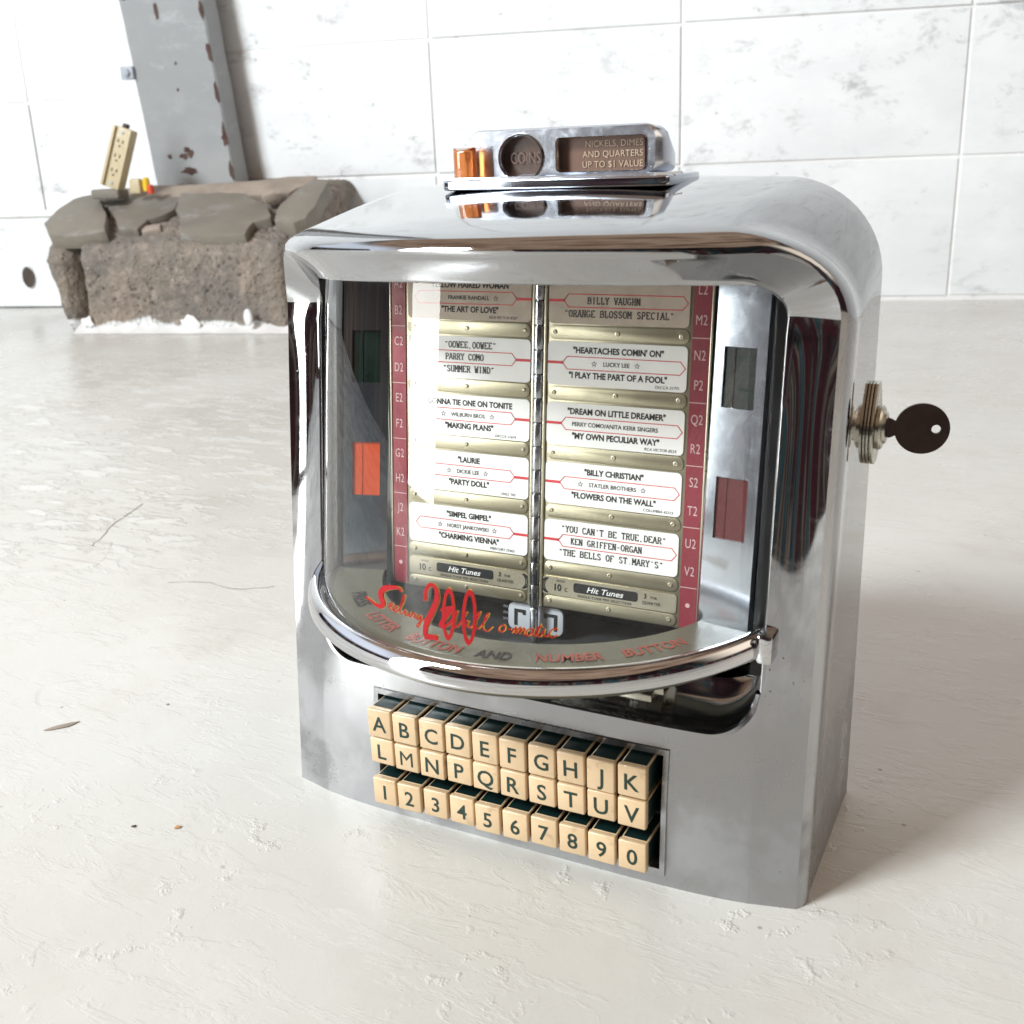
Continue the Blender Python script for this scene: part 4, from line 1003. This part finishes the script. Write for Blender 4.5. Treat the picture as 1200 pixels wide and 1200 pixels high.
me.polygons.foreach_set('use_smooth', [True]*len(me.polygons)); me.set_sharp_from_angle(angle=math.radians(38))
head = bpy.data.objects.new('coin_entry_head', me); col.objects.link(head); head.parent = J
def bez_rim(pts, w_, name):
    mb = MB(); n = len(pts); cx = sum(p[0] for p in pts)/n; cz = sum(p[1] for p in pts)/n
    def sc_(k): return [(cx+(x-cx)*(1+k/abs(max(1e-6, math.hypot(x-cx, z-cz)))), cz+(z-cz)*(1+k/max(1e-6, math.hypot(x-cx, z-cz)))) for x, z in pts]
    mb.grid([[(x, FYc+dy, z) for x, z in sc_(k)] for k, dy in ((w_, .0002), (w_*.7, -.0009), (w_*.2, -.0009), (-.0003, .0004))], close=True)
    return mb.build(name, M['bright'], head, smooth=True)
bez_rim([(cc[0]+cr*math.cos(2*PI*k/36)*1.02, cc[1]-.0006+cr*math.sin(2*PI*k/36)*.93) for k in range(36)], .0012, 'round_rim')
bez_rim(rrect(*win, .0025, 4), .0012, 'window_rim')
# coin gauge behind the round opening
dsc = lathe([(.0, .0), (cr+.0004, .0)], 32, caps=False)
dl = dsc.build('coin_gauge', M['brown'], J, tf=lambda v: Vector((cc[0]+v.x, FYc+.0055, cc[1]+v.y)))
T = text2d('COINS', .0060, 0, .72); lt = MB(); lt.add([(cc[0]+.0005+x, FYc+.0043, cc[1]-.0035+y) for x, y in T[0]], T[1]); lt.build('gauge_lettering', M['engrave'], dl)
pl = MB(); pl.add([(win[0]-.002, FYc+.0055, win[2]-.001), (win[1]+.002, FYc+.0055, win[2]-.001), (win[1]+.002, FYc+.0055, win[3]+.001), (win[0]-.002, FYc+.0055, win[3]+.001)], [(0, 1, 2, 3)])
po = pl.build('instruction_plate', M['brownlight'], J); lt = MB()
for k, tx in enumerate(('NICKELS, DIMES', 'AND QUARTERS', 'UP TO $1 VALUE')):
    T = text2d(tx, .0033, .0, .95, 'R', space=1.04); lt.add([(win[1]-.0028+x, FYc+.0050, .3636-.0050*k+y) for x, y in T[0]], T[1])
lt.build('plate_lettering', M['goldink'], po)
# amber coin-return key
ab = MB(); n = 8
pts = [(.0064*math.cos(2*PI*k/n+.39), .0052*math.sin(2*PI*k/n+.39)) for k in range(n)]
prism(pts, 0, .0165, 0, ab)
ab.build('return_lever', M['amber'], J, bevel=.0008, tf=lambda v: Vector((-.0535+v.x, -.0488+v.y, TZ+.0028+v.z-(.0022 if (v.z > .01 and abs(v.x) < .003) else 0))))

# lock on the right side
LK = Vector((.1550, -.0045, .2205))
def lk(v): return LK+Vector((v.z, v.x, v.y))
fl = [(.0155*math.cos(a), .0175*math.sin(a)-.002) for a in np.linspace(-PI*1.12, PI*.12, 25)] + [(.0085, .0175), (.0045, .0235), (-.0045, .0235), (-.0085, .0175)]
for nm, z0, z1, s_, m_ in (('lock_plate', .0001, .0014, 1.0, 'nickel'), ('lock_plate', .0018, .0034, 1.0, 'nickel')):
    prism([(x*s_, y*s_) for x, y in fl], z0, z1).build(nm, M[m_], J, bevel=.0003, angle=60, tf=lk)
prism([(x*.93, y*.93) for x, y in fl], .0013, .0019).build('lock_gasket', M['black'], J, tf=lk)
lathe([(.0108, .0032), (.0116, .0040), (.0116, .0056), (.0106, .0066), (.0085, .0070), (.0082, .0076), (.0078, .0082), (.0060, .0083), (.0058, .0078)], 32).build('lock_barrel', M['nickel'], J, smooth=True, tf=lk)

KY_ = empty('key', LK+Vector((.0062, 0, 0)), label='dark brown round-headed key pushed into the lock on the right side', category='key')
# key blade plane turned to face the room
kr = math.radians(0)
def kt(v): return Vector((v.x, v.z, v.y))
bm = bmesh.new()
o1 = []
for k in range(44):
    a = PI+.30+(2*PI-.60)*k/43; o1.append((.0190+.0135*math.cos(a), .0132*math.sin(a)))
nk = [(.0060, .0038), (.0045, .0046), (.0030, .0052), (.0018, .0045), (-.004, .0045)]
pth = [(x, -y) for x, y in nk[::-1]] + o1 + nk
ov = [bm.verts.new((x, -.0009, y)) for x, y in pth]; hv = [bm.verts.new((.0258+.0023*math.cos(2*PI*k/20), -.0009, .0023*math.sin(2*PI*k/20))) for k in range(20)]
es = [bm.edges.new((L[k], L[(k+1) % len(L)])) for L in (ov, hv) for k in range(len(L))]
r = bmesh.ops.triangle_fill(bm, use_beauty=True, edges=es, normal=(0, -1, 0))
fs = [f for f in bm.faces]; e = bmesh.ops.extrude_face_region(bm, geom=fs); bmesh.ops.translate(bm, verts=[v for v in e['geom'] if isinstance(v, bmesh.types.BMVert)], vec=(0, .0018, 0))
bmesh.ops.recalc_face_normals(bm, faces=bm.faces)
me = bpy.data.meshes.new('bow'); bm.to_mesh(me); bm.free(); me.materials.append(M['keymetal'])
ko = bpy.data.objects.new('bow', me); col.objects.link(ko); ko.parent = KY_
MB().box(-.012, -.003, -.0009, .0009, -.0035, .0035).build('blade', M['keymetal'], KY_)
KY_.rotation_euler = (0, 0, math.radians(12))
